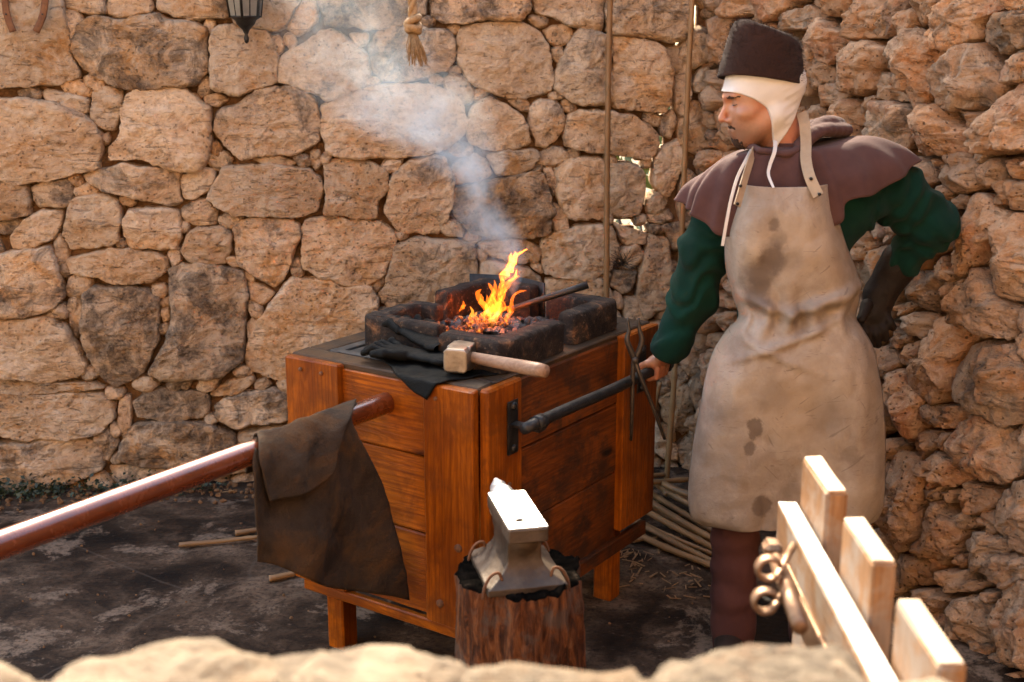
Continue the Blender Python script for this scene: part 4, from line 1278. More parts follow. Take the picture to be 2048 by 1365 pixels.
# ================================================================== anvil on its stump
sc_ = np.array([.015, 2.70, 0])
nA, nZ = 96, 40
th = np.linspace(0, 2*np.pi, nA, endpoint=False); zz = np.linspace(0, .60, nZ)
T, Z = np.meshgrid(th, zz, indexing='xy')
base = .148+.035*np.exp(-Z/.16)+.030*np.exp(-((T-5.9+2*np.pi*(T < 2))/.5)**2)*np.clip((.60-Z)/.3, 0, 1.4)
CS = np.stack([np.cos(T)*2.2, np.sin(T)*2.2, Z*2.0], -1)
rad = base+.030*fbm(CS, 4, 3)+.006*fbm(np.stack([np.cos(T)*16, np.sin(T)*16, Z*6], -1), 8, 3)-.008*np.abs(np.sin(T*15+3*fbm(CS*1.5, 2, 2)))
V = np.stack([rad*np.cos(T), rad*np.sin(T), Z+.022*fbm(CS*3, 12, 3)*(Z > .5)], -1).reshape(-1, 3)
last = V[-nA:]
ts = empty('tree_stump', sc_, 'gnarled reddish wooden stump with a blackened top carrying the anvil', 'stump')
obj('trunk', V+sc_, [grid_faces(nZ, nA)], M['stump'], ts, origin=sc_)
rings = [last*np.array([q, q, 0])+[0, 0, 1]*(last[:, 2:3]*w+.606*(1-w)+dz) for q, w, dz in ((1.0, 1, 0), (.96, 1, .007), (.8, .6, .003), (.5, .2, .0), (.2, .0, -.002))]
Vt = np.concatenate(rings+[[[0, 0, .604]]]); e = 4*nA; j = np.arange(nA)
Vt = Vt+[0, 0, 1]*(.006*fbm(Vt*40, 3, 3))[:, None]
obj('cut_top', Vt+sc_, [grid_faces(5, nA), np.stack([np.full(nA, 5*nA), e+j, e+(j+1) % nA], 1)], M['char'], ts)
av = empty('anvil', (.012, 2.70, .605), 'small iron anvil with a bright polished face and horn on the stump', 'anvil')
AX = np.array([-.22, .976, 0]); AX /= np.linalg.norm(AX); AY = np.array([-AX[1], AX[0], 0])   # AX heel->horn
A0 = np.array([.037, 2.584, .600])                                                            # heel end, base level
g = Sdf((-.03, -.12, -.005), (.40, .12, .18), .0026)
g.box((.115, 0, .141), (.1165, .046, .0165), None, .003, .0)
g.cone((.19, 0, .120), (.26, 0, .126), .041, .034, .006)
X = g.pts(); g.f = np.maximum(g.f, (X[..., 2]-.1575).astype(np.float32))
zq = np.clip(1-np.maximum(X[..., 2]-.016, 0)/.058, 0, 1)**2
bd = np.maximum(np.abs(X[..., 1])-(.039+.053*zq), np.abs(X[..., 0]-.115)-(.078+.036*zq))
bd = np.maximum(bd, X[..., 2]-.135)*.8
hh_ = np.clip(.5+.5*(g.f-bd)/.010, 0, 1); g.f = (g.f*(1-hh_)+bd*hh_-.010*hh_*(1-hh_)).astype(np.float32)
g.cone((.05, 0, .112), (.19, 0, .108), .030, .034, .012)
g.f = np.maximum(g.f, (-(X[..., 2]-.001)).astype(np.float32))
g.box((.048, .010, .15), (.0085, .0085, .03), None, .001, 0, 'sub')
g.cone((.028, -.026, .16), (.028, -.026, .12), .0045, .0045, 0, 'sub')
V, F = g.mesh(0)
V = V+.0012*np.stack([fbm(V*40, i, 3) for i in range(3)], 1)*(V[:, 2:3] < .15)
W = A0+V[:, :1]*AX+V[:, 1:2]*AY+V[:, 2:3]*ZUP
obj('body', W, F, M['anvil'], av)
h_ = Sdf((.20, -.06, .07), (.37, .06, .18), .0024)
h_.cone((.235, 0, .121), (.275, 0, .127), .0405, .033, .0); h_.cone((.275, 0, .127), (.318, 0, .137), .033, .020, .006); h_.cone((.318, 0, .137), (.345, 0, .146), .020, .008, .006)
X = h_.pts(); h_.f = np.maximum(np.maximum(h_.f, (X[..., 2]-.1585).astype(np.float32)), (.2325-X[..., 0]).astype(np.float32))
V, F = h_.mesh(1); obj('horn', A0+V[:, :1]*AX+V[:, 1:2]*AY+V[:, 2:3]*ZUP, F, M['steel'], av)
# polished steel face plate
V, F = bbox_mesh(.229, .0895, .004, .0015)
fq = A0+AX*.1155+ZUP*.1585
# face plate is cut round the hardy hole: four strips
for x0, x1, y0, y1 in ((.001, .0390, -.0448, .0448), (.0570, .231, -.0448, .0448), (.0392, .0568, -.0448, .0010), (.0392, .0568, .0190, .0448)):
    V, F = bbox_mesh(x1-x0, y1-y0, .004, .0008); c = A0+AX*((x0+x1)/2)+AY*((y0+y1)/2)+ZUP*.1590
    obj('face_plate', c+V[:, :1]*AX+V[:, 1:2]*AY+V[:, 2:3]*ZUP, F, M['steel'], av, smooth=False)
for s, x in ((1, .02), (-1, .02), (1, .2), (-1, .2)):        # iron staples that hold the feet
    c = A0+AX*x+AY*s*.060
    P = catmull([c+AY*s*.040-ZUP*.01, c+AY*s*.036+ZUP*.018, c+AY*s*.022+ZUP*.044, c+AY*s*.004+ZUP*.050, c-AY*s*.004+ZUP*.030], 20)
    V, F = tube(P, .0038, 8)
    tag(obj('iron_staple', V, F, M['rust']), ['front iron staple clamping the anvil foot, on the horseless side', ''][0] if False else
        {(1, .02): 'bent iron staple over the near left anvil foot', (-1, .02): 'bent iron staple over the near right anvil foot',
         (1, .2): 'bent iron staple over the far left anvil foot', (-1, .2): 'bent iron staple over the far right anvil foot'}[(s, x)],
        'staple', 'staples holding the anvil')

# ================================================================== canes, straw
def cane(name, p0, p1, r, label, group, bend=.01, seed=0):
    p0, p1 = np.array(p0, float), np.array(p1, float); L = np.linalg.norm(p1-p0); n = max(12, int(L/.02))
    t = np.linspace(0, 1, n); rg = np.random.default_rng(seed)
    dirn = (p1-p0)/L; sd_ = np.cross(dirn, [0, 0, 1.0]); sd_ = sd_/(np.linalg.norm(sd_)+1e-9) if np.linalg.norm(sd_) > .1 else np.array([1.0, 0, 0])
    P = p0+(p1-p0)*t[:, None]+sd_*(bend*np.sin(t*np.pi*rg.uniform(.8, 1.6)+rg.uniform(0, 1)))[:, None]
    node = np.zeros(n); q = rg.uniform(.05, .15)
    while q < L: node[np.argmin(np.abs(t*L-q))] = 1; q += rg.uniform(.13, .2)
    rad = r*(1-.15*t)*(1+.22*node)
    V, F = tube(P, rad, 8)
    # local frame so the grain runs along local z
    z = Vector(tuple(dirn)); q_ = z.to_track_quat('Z', 'Y'); mt = q_.to_matrix()
    L_ = (np.array(mt).T@(V-p0).T).T
    o = link(name, mesh(name, L_, F), M['cane'], None, tuple(p0)); o.rotation_euler = q_.to_euler()
    return tag(o, label, 'cane', group)
g_ = 'canes heaped on the floor beside the forge'
fl = [((1264, 1062), (1478, 1156), .018, 'thick floor cane nearest the forge leg, lowest of the heap'),
      ((1268, 1003), (1482, 1132), .045, 'long floor cane running beneath the apron hem, second above the lowest'),
      ((1275, 985), (1478, 1108), .070, 'pale floor cane in the middle of the heap'),
      ((1290, 978), (1490, 1096), .020, 'brownish floor cane lying under the middle of the heap'),
      ((1318, 970), (1480, 1068), .060, 'floor cane vanishing behind the pale leather apron skirt'),
      ((1330, 966), (1450, 1022), .090, 'topmost short cane leaning against the heap by the wall'),
      ((1258, 1030), (1440, 1118), .016, 'thin grey floor cane half hidden under the heap'),
      ((1258, 1078), (1300, 1080), .010, 'short broken cane stub beside the rear forge leg'),
      ((1240, 966), (1382, 961), .10, 'cane lying crosswise over the heap towards the apron'),
      ((1250, 956), (1332, 952), .11, 'shorter crosswise cane just behind its longer neighbour')]
fl += [((1300, 1010), (1485, 1118), .030, 'dull brown floor cane sandwiched between two pale ones'),
       ((1270, 1040), (1470, 1146), .018, 'floor cane just above the lowest one of the heap'),
       ((1345, 985), (1480, 1052), .045, 'short dark floor cane tucked under the apron hem'),
       ((1283, 940), (1330, 990), .070, 'cane stub slanting down from the wall foot by the forge')]
for k, (a, b, z, lab) in enumerate(fl):
    cane('cane', atz(*a, z), atz(*b, z*.6+.01), .0125 if k not in (6, 7) else .009, lab, g_, .012, k)
cane('cane', np.array([.545, 4.985, 0.0]), at(1317, 765, 4.93), .011, 'thin cane leaning against the wall behind the hanging tongs', 'canes standing against the back wall', .01, 31)
g_ = 'canes standing against the back wall'
cane('cane', at(1211, 612, 4.95)*[1, 1, 0]+[0, 0, 0], at(1224, -60, 4.93), .0125, 'tall straight cane upright against the back wall behind the forge', g_, .006, 41)
cane('cane', at(1345, 520, 4.95)*[1, 1, 0], at(1394, -60, 4.90), .0125, 'tall cane standing in the corner beside the man\'s brown cap', g_, .010, 42)
g_ = 'cane scraps on the dark floor at left'
for k, (a, b, lab) in enumerate((((358, 1090), (520, 1074), 'longest cane scrap on the dark floor under the pipe'),
                               ((470, 1066), (520, 1060), 'split cane scrap just above the longest floor scrap'),
                               ((538, 1157), (592, 1148), 'small cane scrap near the left forge leg'))):
    cane('cane_scrap', atz(*a, .012), atz(*b, .012), .0095 if k == 0 else .012, lab, g_, .004, 60+k)
parts = []
for k in range(190):
    if k < 90: c = atz(RNG.uniform(1240, 1460), RNG.uniform(1030, 1200), .012)
    elif k < 110: c = atz(RNG.uniform(1240, 1300), RNG.uniform(1100, 1130), .012)
    else: c = np.array([RNG.uniform(-2, .7), 0, .012]); c[1] = 5.03+.1*c[0]-abs(RNG.normal(0, .12))
    L, w, a = RNG.uniform(.01, .05), RNG.uniform(.001, .0035), RNG.uniform(0, np.pi)
    d, s = np.array([math.cos(a), math.sin(a), RNG.uniform(-.1, .25)]), np.array([-math.sin(a), math.cos(a), 0])
    V, F = bbox_mesh(1, 1, 1, .1); V = c+V[:, :1]*d*L+V[:, 1:2]*s*w*2+V[:, 2:3]*ZUP*.0025; parts.append((V, F))
V, F = merge(parts); tag(obj('straw', V, F, M['cane'], smooth=False), 'scattered straw and cane splinters on the floor', 'straw', kind='stuff')
parts = []
for k in range(700):
    c = np.array([RNG.uniform(-2.2, .6), 0, .006]); c[1] = RNG.uniform(2.0, 4.9)
    if k > 300: c[1] = 5.0+.1*c[0]-abs(RNG.normal(0, .10))
    parts.append(lump(c, RNG.uniform(.003, .010)*(1.3 if k > 300 else .55), 2000+k))
V, F = merge(parts); tag(obj('rubble', V, F, M['earth'], smooth=False), 'small stone chips scattered over the dark floor', 'rubble', kind='stuff')
parts = []
for k in range(900):
    cl = RNG.integers(0, 9); c = np.array([[-2.05, -1.95, -1.85, -1.7, -1.55, -1.5, -1.9, -1.3, -2.1][cl]+RNG.normal(0, .05), 0, 0]); c[1] = 5.0+.1*c[0]-abs(RNG.normal(0, .05))-.02
    c[2] = abs(RNG.normal(0, .03))+.005
    a = RNG.uniform(0, 2*np.pi); d = np.array([math.cos(a), math.sin(a), RNG.uniform(-.2, 1.0)]); d /= np.linalg.norm(d); s = np.cross(d, RNG.normal(0, 1, 3)); s /= np.linalg.norm(s)
    L = RNG.uniform(.012, .03); parts.append((np.array([c, c+d*L*.5+s*L*.28, c+d*L, c+d*L*.5-s*L*.28]), [np.array([[0, 1, 2, 3]])]))
V, F = merge(parts); tag(obj('weeds', V, F, M['weed'], smooth=False), 'low dark green weeds along the foot of the back wall', 'weeds', kind='stuff')
# dry tuft rooted in the wall, and a shrub outside whose sunlit leaves show through the gaps
tw = []
for k in range(46):
    c = at(1245, 528, 4.98); d = np.array([RNG.normal(-.1, .6), -abs(RNG.normal(0, .5)), RNG.normal(.35, .5)]); d /= np.linalg.norm(d)
    P = [c+RNG.normal(0, .006, 3), c+d*.035+RNG.normal(0, .004, 3), c+d*.07+RNG.normal(0, .008, 3)]; tw.append(tube(P, [.0016, .0011, .0006], 4))
V, F = merge(tw); tag(obj('dry_tuft', V, F, M['twig']), 'dry dark plant tuft growing from the back wall beside the upright cane', 'plant')
sb = empty('shrub', (.75, 6.4, 0), 'sunlit green shrub glimpsed through the gaps in the back wall', 'shrub')
V, F = merge([tube([(.75, 6.4, -.02), (.75+dx*.4, 6.4+dy*.4, .5), (.75+dx, 6.4+dy, 1.1)], [.02, .014, .006], 7) for dx, dy in ((.2, .1), (-.25, .05), (.05, -.2), (-.1, .2))])
obj('stem', V, F, M['twig'], sb)
parts = []
for k in range(1500):
    q = RNG.normal(0, 1, 3); q /= np.linalg.norm(q); c = np.array([.75, 6.4, 1.0])+q*np.array([.65, .45, .75])*RNG.uniform(.3, 1)**.5
    d = RNG.normal(0, 1, 3); d /= np.linalg.norm(d); s = np.cross(d, RNG.normal(0, 1, 3)); s /= np.linalg.norm(s); L = RNG.uniform(.05, .09)
    parts.append((np.array([c, c+d*L*.5+s*L*.3, c+d*L, c+d*L*.5-s*L*.3]), [np.array([[0, 1, 2, 3]])]))
V, F = merge(parts); obj('crown', V, F, M['leaf'], sb, smooth=False)

# ================================================================== things on the back wall
def horseshoe():
    P = catmull([at(x, y, 4.80) for x, y in ((26, 64), (14, 30), (10, -15), (24, -52), (50, -64), (76, -52), (90, -15), (86, 30), (72, 64))], 48)
    V, F = tube(P, .012, 10, sx=.45, sy=1.15)
    hs = empty('horseshoe', at(50, 0, 4.80), 'rusty horseshoe hanging points-down on the back wall', 'horseshoe')
    obj('bar', V, F, M['rust'], hs)
    for k in (6, 12, 18, 29, 35, 41):
        p = P[k]+np.array([.0, -.007, 0]); V, F = tube([p, p-[0, .003, 0]], .0035, 6); obj('nail', V, F, M['iron'], hs)
horseshoe()
lt = empty('lantern', at(492, 40, 4.80), 'grey iron wall lantern with glass panes, high in the smoke', 'lantern')
lc = at(492, 60, 4.80)
def hexring(z, r): return [lc+np.array([r*math.cos(R(60*k+30)), r*math.sin(R(60*k+30)), z]) for k in range(6)]
b0, b1 = hexring(.045, .058), hexring(.27, .088)
for k in range(6):
    V, F = tube([b0[k], b1[k]], .0055, 6); obj('frame_bar', V, F, M['iron'], lt)
    k2 = (k+1) % 6
    qd = np.array([b0[k], b0[k2], b1[k2], b1[k]]); ctr = qd.mean(0); qd = ctr+(qd-ctr)*.95
    nrm = np.cross(qd[1]-qd[0], qd[3]-qd[0]); nrm /= np.linalg.norm(nrm)
    V = np.concatenate([qd+nrm*.0015, qd-nrm*.0015]); F = [np.array([[0, 1, 2, 3], [7, 6, 5, 4], [0, 4, 5, 1], [1, 5, 6, 2], [2, 6, 7, 3], [3, 7, 4, 0]])]
    obj('pane', V, F, M['glass'], lt, smooth=False)
    V, F = tube([(b0[k]+b0[k2])/2, (b1[k]+b1[k2])/2], .003, 5); obj('frame_bar', V, F, M['iron'], lt)
V, F = tube([lc+[0, 0, z] for z in (-.05, -.044, -.03, -.018, .0, .02, .034, .046, .05)], [.002, .008, .010, .006, .014, .034, .040, .060, .060], 12); obj('base', V, F, M['iron'], lt)
V, F = tube([lc+[0, 0, z] for z in (.268, .275, .30, .36, .39, .41)], [.098, .100, .085, .04, .02, .006], 12); obj('cap', V, F, M['iron'], lt)
V, F = tube(catmull([lc+[0, 0, .40], lc+[0, .02, .47], lc+[0, .12, .50], lc+[0, .24, .44]], 14), .008, 8); obj('bracket', V, F, M['iron'], lt)

rp = empty('rope', at(827, 60, 3.35), 'frayed hemp rope end with a knot hanging above the smoke', 'rope')
rc = at(826, 44, 3.35); topz = 2.9
n = 160; t = np.linspace(0, 1, n); zz = rc[2]+(topz-rc[2])*t
for k in range(3):
    ph = 2*np.pi*(k/3)+zz*70
    P = np.stack([rc[0]+.0065*np.cos(ph), rc[1]+.0065*np.sin(ph), zz], 1); V, F = tube(P, .0070, 7); obj('strand', V, F, M['rope'], rp)
for k, (dz, rr_, tl) in enumerate(((.004, .015, .5), (-.010, .016, -.4), (-.022, .014, .3))):
    a = np.linspace(0, 2*np.pi, 25)
    P = np.stack([rc[0]+rr_*np.cos(a), rc[1]+rr_*np.sin(a), rc[2]+dz+rr_*tl*np.cos(a+k)], 1); V, F = tube(P, .0095, 8, caps=False); obj('knot_turn', V, F, M['rope'], rp)
fr = []
for k in range(90):
    a, q = RNG.uniform(0, 2*np.pi), RNG.uniform(0, 1)**.5; L = RNG.uniform(.05, .085)
    s0 = rc+np.array([.010*q*math.cos(a), .010*q*math.sin(a), -.03]); s1 = s0+np.array([.012*q*math.cos(a)+.004, .012*q*math.sin(a), -L*.55]); s2 = s1+np.array([.012*q*math.cos(a)+RNG.normal(.004, .004), .012*q*math.sin(a), -L*.45])
    fr.append(tube([s0, s1, s2], [.0016, .0014, .0007], 4))
V, F = merge(fr); tag(obj('frayed_end', V, F, M['rope'], rp), kind='stuff')

# ================================================================== garden gate at the right
gt = empty('picket_gate', (.51, 1.72, 0), 'pale wooden picket gate with three uprights and an iron latch, near the parapet', 'gate')
for y0, y1 in ((1.915, 2.092), (1.637, 1.806), (1.345, 1.522)):
    yc = (y0+y1)/2; x = .530-.012*(2.0-yc)
    plank('picket', (x, yc, .08), (x, yc, 1.098), (0, 1, 0), y1-y0, .035, M['wood_gate'], gt, .005)
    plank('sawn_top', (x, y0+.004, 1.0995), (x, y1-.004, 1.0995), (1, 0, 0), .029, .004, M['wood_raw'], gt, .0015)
plank('rail', (.492, 2.10, .972), (.480, 1.28, .972), (0, 0, 1), .075, .034, M['wood_gate'], gt, .004)
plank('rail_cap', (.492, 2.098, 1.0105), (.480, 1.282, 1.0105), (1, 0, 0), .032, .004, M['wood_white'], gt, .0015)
plank('rail', (.492, 2.10, .30), (.480, 1.28, .30), (0, 0, 1), .08, .034, M['wood_gate'], gt, .004)
plank('iron_strip', (.474, 2.04, .925), (.463, 1.42, .925), (0, 0, 1), .030, .006, M['latch'], gt, .002)
plank('latch_plate', (.467, 1.86, .915), (.464, 1.62, .915), (0, 0, 1), .055, .008, M['latch'], gt, .002)
V, F = tube([at(1548, 1108, 1.86), at(1600, 1255, 1.60)], .012, 12); obj('latch_bolt', V, F, M['latch'], gt)
def curl(cx, cy, y, r, name, a0, a1, tail):
    c = at(cx, cy, y); a = np.linspace(R(a0), R(a1), 26); rr2 = r*(1-.12*np.linspace(0, 1, 26))
    P = np.stack([c[0]+rr2*np.cos(a), c[1]+0*a, c[2]+rr2*np.sin(a)], 1); P = np.concatenate([P, [P[-1]+np.array(tail)*.5, P[-1]+np.array(tail)]])
    T_, N_, B_ = frames(P)
    V, F = tube(P, .0042, 8, sx=1.0, sy=1.0)
    w = np.array([0, .022, 0]); V2 = V.copy(); V2[:, 1] = c[1]+(V[:, 1]-c[1])*3.0
    obj(name, V2, F, M['latch'], gt)
curl(1537, 1138, 1.74, .018, 'curl', 20, 330, (.045, .03, .008))
curl(1530, 1203, 1.70, .018, 'curl', -320, -20, (.045, .03, -.006))
plank('knuckle', at(1545, 1100, 1.86)+[0, .02, 0], at(1545, 1100, 1.86)-[0, .02, 0], (1, 0, 0), .03, .03, M['latch'], gt, .008)
plank('keeper', (.445, 1.66, .90), (.445, 1.60, .90), (0, 0, 1), .05, .034, M['iron'], gt, .004)

# ================================================================== blurred parapet in front
pp = empty('parapet_wall', (0, .95, 0), 'sunlit low stone parapet, out of focus along the bottom edge', 'wall')
def boulder(c, r, seed, name='stone'):
    nT, nP = 40, 60
    a, b = np.meshgrid(np.linspace(0, np.pi, nT), np.linspace(0, 2*np.pi, nP, endpoint=False), indexing='ij')
    D = np.stack([np.sin(a)*np.cos(b), np.sin(a)*np.sin(b), np.cos(a)], -1); E_ = np.sign(D)*np.abs(D)**.5
    V = E_*np.array(r); V = V+D*(.034*fbm(V*6+seed, seed, 3)+.018*fbm(V*19+seed, seed+4, 4, .65))[..., None]
    obj(name, (V+np.array(c)).reshape(-1, 3), [grid_faces(nT, nP)], M['parapet'], pp, origin=c)
tops = [(-.60, 1.236, .175), (-.325, 1.252, .12), (-.14, 1.238, .11), (.05, 1.230, .13), (.235, 1.252, .115), (.375, 1.222, .085)]
for k, (x, zt, hw) in enumerate(tops):
    hz = .11; boulder((x, 1.03-.015*(k % 2), zt-hz), (hw, .13, hz), 40+k)
for k, x in enumerate(np.linspace(-.8, .36, 6)):
    for q in range(5):
        boulder((x+(.1 if q % 2 else 0), 1.0, .96-q*.215), (.125, .14, .115), 60+5*k+q)
# ================================================================== the blacksmith
PY = 3.50
man = empty('person', (.74, 3.50, 0), 'man in brown cap, white coif and pale leather apron, holding the forge bar', 'person')
# ---- head frame
BETA, PD = R(6), R(8)
HF = np.array([-math.cos(BETA)*math.cos(PD), -math.sin(BETA)*math.cos(PD), -math.sin(PD)])
HU = np.array([-math.cos(BETA)*math.sin(PD), -math.sin(BETA)*math.sin(PD), math.cos(PD)])
HL = np.cross(HU, HF)                     # his left, towards the camera
HO = at(1527, 200, PY)
HM = np.array([HF, HL, HU])
def hp(f, l, u): return HO+HF*f+HL*l+HU*u
NECK = at(1572, 300, 3.53)
def head_sdf(g, grow=0.0):
    e = lambda c, r, k=.015, mode='add': g.ell(hp(*c), np.array(r)+grow, HM, k, mode)
    c = lambda a, b, ra, rb, k=.01, mode='add': g.cone(hp(*a), hp(*b), ra+grow, rb+grow, k, mode)
    e((-.008, 0, .040), (.108, .078, .088))
    e((.050, 0, -.028), (.055, .060, .080), .03)
    e((.050, 0, -.078), (.038, .044, .040), .03)
    for s in (-1, 1):
        c((-.012, s*.056, -.040), (.064, s*.020, -.100), .020, .015, .03)
        c((.088, s*.038, .027), (.102, s*.010, .020), .011, .010, .016)
        e((.064, s*.046, -.024), (.026, .020, .016), .014)
    c((.062, 0, -.104), (.074, 0, -.100), .019, .017, .014)
    if grow == 0:
        for s in (-1, 1): e((.109, s*.034, .005), (.024, .020, .015), .010, 'sub')
        for s in (-1, 1): e((.079, s*.032, .004), (.0150, .0150, .0140), .004)
    c((.100, 0, .008), (.122, 0, -.030), .0070, .0088, .010)
    e((.121, 0, -.036), (.0115, .0110, .0090), .006)
    for s in (-1, 1): e((.106, s*.0125, -.041), (.0095, .0075, .0080), .006)
    if grow == 0:
        c((.098, -.017, -.0715), (.098, .017, -.0715), .0060, .0060, .008)       # upper lip
        c((.095, -.015, -.0840), (.095, .015, -.0840), .0068, .0068, .006)       # lower lip
        c((.108, -.022, -.0777), (.108, .022, -.0777), .0022, .0022, .004, 'sub')
    g.cone(hp(-.028, 0, -.05), NECK-[0, 0, .03], .057+grow, .062+grow, .03)

SHR, SHL = at(1452, 372, 3.52), at(1722, 350, 3.57)
ELR, WRR = at(1398, 575, 3.60), at(1338, 705, 3.655)
ELL, WRL = at(1868, 462, 3.62), at(1772, 556, 3.66)
BARE = fp(-.114, .790, .819)
HANDR = fp(-.105, .772, .852)
g = Sdf((.30, 3.28, .02), (1.30, 3.90, 1.86), .0042)
head_sdf(g)
chest, hips = at(1580, 430, 3.53), at(1590, 690, 3.53)
g.cone(NECK-[0, 0, .05], chest, .07, .12, .04); g.cone(SHR, SHL, .055, .055, .04); g.cone(chest, hips, .125, .12, .04, flat=((0, 1, 0), 1.25))
g.cone(SHR, ELR, .048, .040, .02); g.cone(ELR, WRR, .040, .027, .02); g.cone(SHL, ELL, .048, .040, .02); g.cone(ELL, WRL, .040, .028, .02)
for s, fx in ((-1, .66), (1, .90)):
    hj = hips+[s*.09, 0, -.02]; kn = np.array([fx, 3.48, .50]); an = np.array([fx, 3.50, .09])
    g.cone(hj, kn, .080, .055, .03); g.cone(kn, an, .055, .030, .02); g.cone(an, an+[-.02, -.10, -.055], .030, .018, .02)
# right hand round the end of the bar
bx_, up_ = FV, ZUP; sd_ = -FU
pc = BARE+sd_*.012+ZUP*.030-FV*.020
g.cone(WRR, pc+sd_*.010+ZUP*.012, .027, .026, .015)
g.cone(pc-FV*.030, pc+FV*.026, .022, .021, .010)
for k in range(4):
    o = BARE-FV*(.055-.0205*k)
    q = [o+sd_*(.027*math.cos(R(a)))+ZUP*(.027*math.sin(R(a))) for a in (75, 20, -40, -100)]
    L_ = (.0095, .0100, .0098, .0085)[k]
    g.cone(q[0], q[1], L_, L_, .004); g.cone(q[1], q[2], L_, L_*.95, .003); g.cone(q[2], q[3], L_*.95, L_*.85, .003)
o = BARE-FV*.070
q = [o+sd_*(.027*math.cos(R(a)))+ZUP*(.027*math.sin(R(a))) for a in (95, 140, 185)]
g.cone(pc-FV*.025, q[0], .013, .0115, .008); g.cone(q[0], q[1], .0115, .0105, .004); g.cone(q[1], q[2], .0105, .009, .003)
# left hand (inside its glove)
g.cone(WRL, at(1752, 618, 3.645), .026, .016, .02)
V, F = g.mesh(1); obj('body', V, F, M['skin'], man)

# ---- face hair, eyes
def face_patch(name, polys, grow, mat, rough_n, c, hw, h=.0022):
    g = Sdf(hp(*c)-hw, hp(*c)+hw, h); head_sdf(g, grow)
    Pq = g.pts()-HO; f_, l_, u_ = Pq@HF, Pq@HL, Pq@HU
    reg = np.full(f_.shape, 1.0)
    for fn in polys: reg = np.minimum(reg, fn(f_, l_, u_))
    g.f = np.maximum(g.f, (reg+rough_n*fbm(Pq*160, 3, 2)).astype(np.float32))
    V, F = g.mesh(0)
    if len(V): return obj(name, V, F, mat, man)
def ellreg(c, r):
    return lambda f, l, u: (np.sqrt(((f-c[0])/r[0])**2+((l-c[1])/r[1])**2+((u-c[2])/r[2])**2)-1)*min(r)
face_patch('beard', [ellreg((.076, 0, -.107), (.040, .036, .018))], .0030, M['hair'], .007, (.08, 0, -.105), .055)
face_patch('moustache', [ellreg((.104, s*.012, -.0625), (.016, .016, .0052)) for s in (-1, 1)], .0016, M['hair'], .005, (.10, 0, -.06), .05)
for s in (1, -1):
    face_patch('eyebrow', [ellreg((.094, s*.034, .0225), (.022, .020, .0036))], .0014, M['hair'], .0030, (.09, s*.034, .022), .04)
for s in (1, -1):
    P = catmull([hp(.0895, s*.0200, .0020), hp(.0950, s*.028, .0004), hp(.0935, s*.036, .0004), hp(.0860, s*.0450, .0026)], 14)
    V, F = tube(P, [.0006]+[.0016]*12+[.0006], 6); obj('eyelash', V, F, M['eye'], man)
# ---- coif
CO = [(.135, .040), (.105, .038), (.082, .032), (.045, .012), (.012, -.016), (.004, -.060), (-.004, -.112), (-.010, -.136), (-.017, -.120), (-.058, -.070), (-.096, -.018), (-.122, .026), (-.13, .10), (.135, .10)]
g = Sdf(hp(0, 0, -.02)-.175, hp(0, 0, -.02)+.175, .0026); head_sdf(g, .0065)
Pq = g.pts()-HO; f_, l_, u_ = Pq@HF, Pq@HL, Pq@HU
CP = resample(np.array(CO), 70); ins = inside(CP, f_, u_)
dd = np.full(f_.shape, 9.0)
for k in range(len(CP)):
    a, b = CP[k], CP[(k+1) % len(CP)]; e = b-a; t = np.clip(((f_-a[0])*e[0]+(u_-a[1])*e[1])/(e@e), 0, 1)
    dd = np.minimum(dd, np.hypot(f_-a[0]-t*e[0], u_-a[1]-t*e[1]))
g.f = np.maximum(g.f+.0006*np.sin(u_*260+f_*90+9*l_).astype(np.float32)*(f_ < -.03), np.where(ins, -dd, dd).astype(np.float32))
V, F = g.mesh(1); obj('coif', V, F, M['linen'], man)
def ribbon(name, pts, w, th, mat, n=40, wdir=None, taper=None):
    P = catmull(pts, n); T = np.gradient(P, axis=0); T /= np.linalg.norm(T, axis=1)[:, None]
    Wd = np.cross(T, np.array([0, 1.0, 0]) if wdir is None else wdir); Wd /= np.linalg.norm(Wd, axis=1)[:, None]
    Nn = np.cross(Wd, T); ww = (w if taper is None else np.linspace(w, taper, n))*np.ones(n)
    V = np.stack([P+Wd*ww[:, None]/2+Nn*th/2, P+Wd*ww[:, None]/2-Nn*th/2, P-Wd*ww[:, None]/2-Nn*th/2, P-Wd*ww[:, None]/2+Nn*th/2], 1).reshape(-1, 3)
    F = [grid_faces(n, 4), np.array([[0, 1, 2, 3], [4*n-1, 4*n-2, 4*n-3, 4*n-4]])]
    return obj(name, V, F, mat, man, smooth=False)
ribbon('coif_tie', [at(1551, 282, 3.425), at(1549, 304, 3.385), at(1540, 330, 3.375), at(1537, 350, 3.358), at(1547, 376, 3.33)], .012, .002, M['linen'], taper=.006)
ribbon('coif_tie', [at(1510, 287, 3.50), at(1494, 316, 3.40), at(1475, 355, 3.37), at(1462, 400, 3.345), at(1452, 450, 3.33), at(1445, 492, 3.33)], .008, .002, M['linen'])
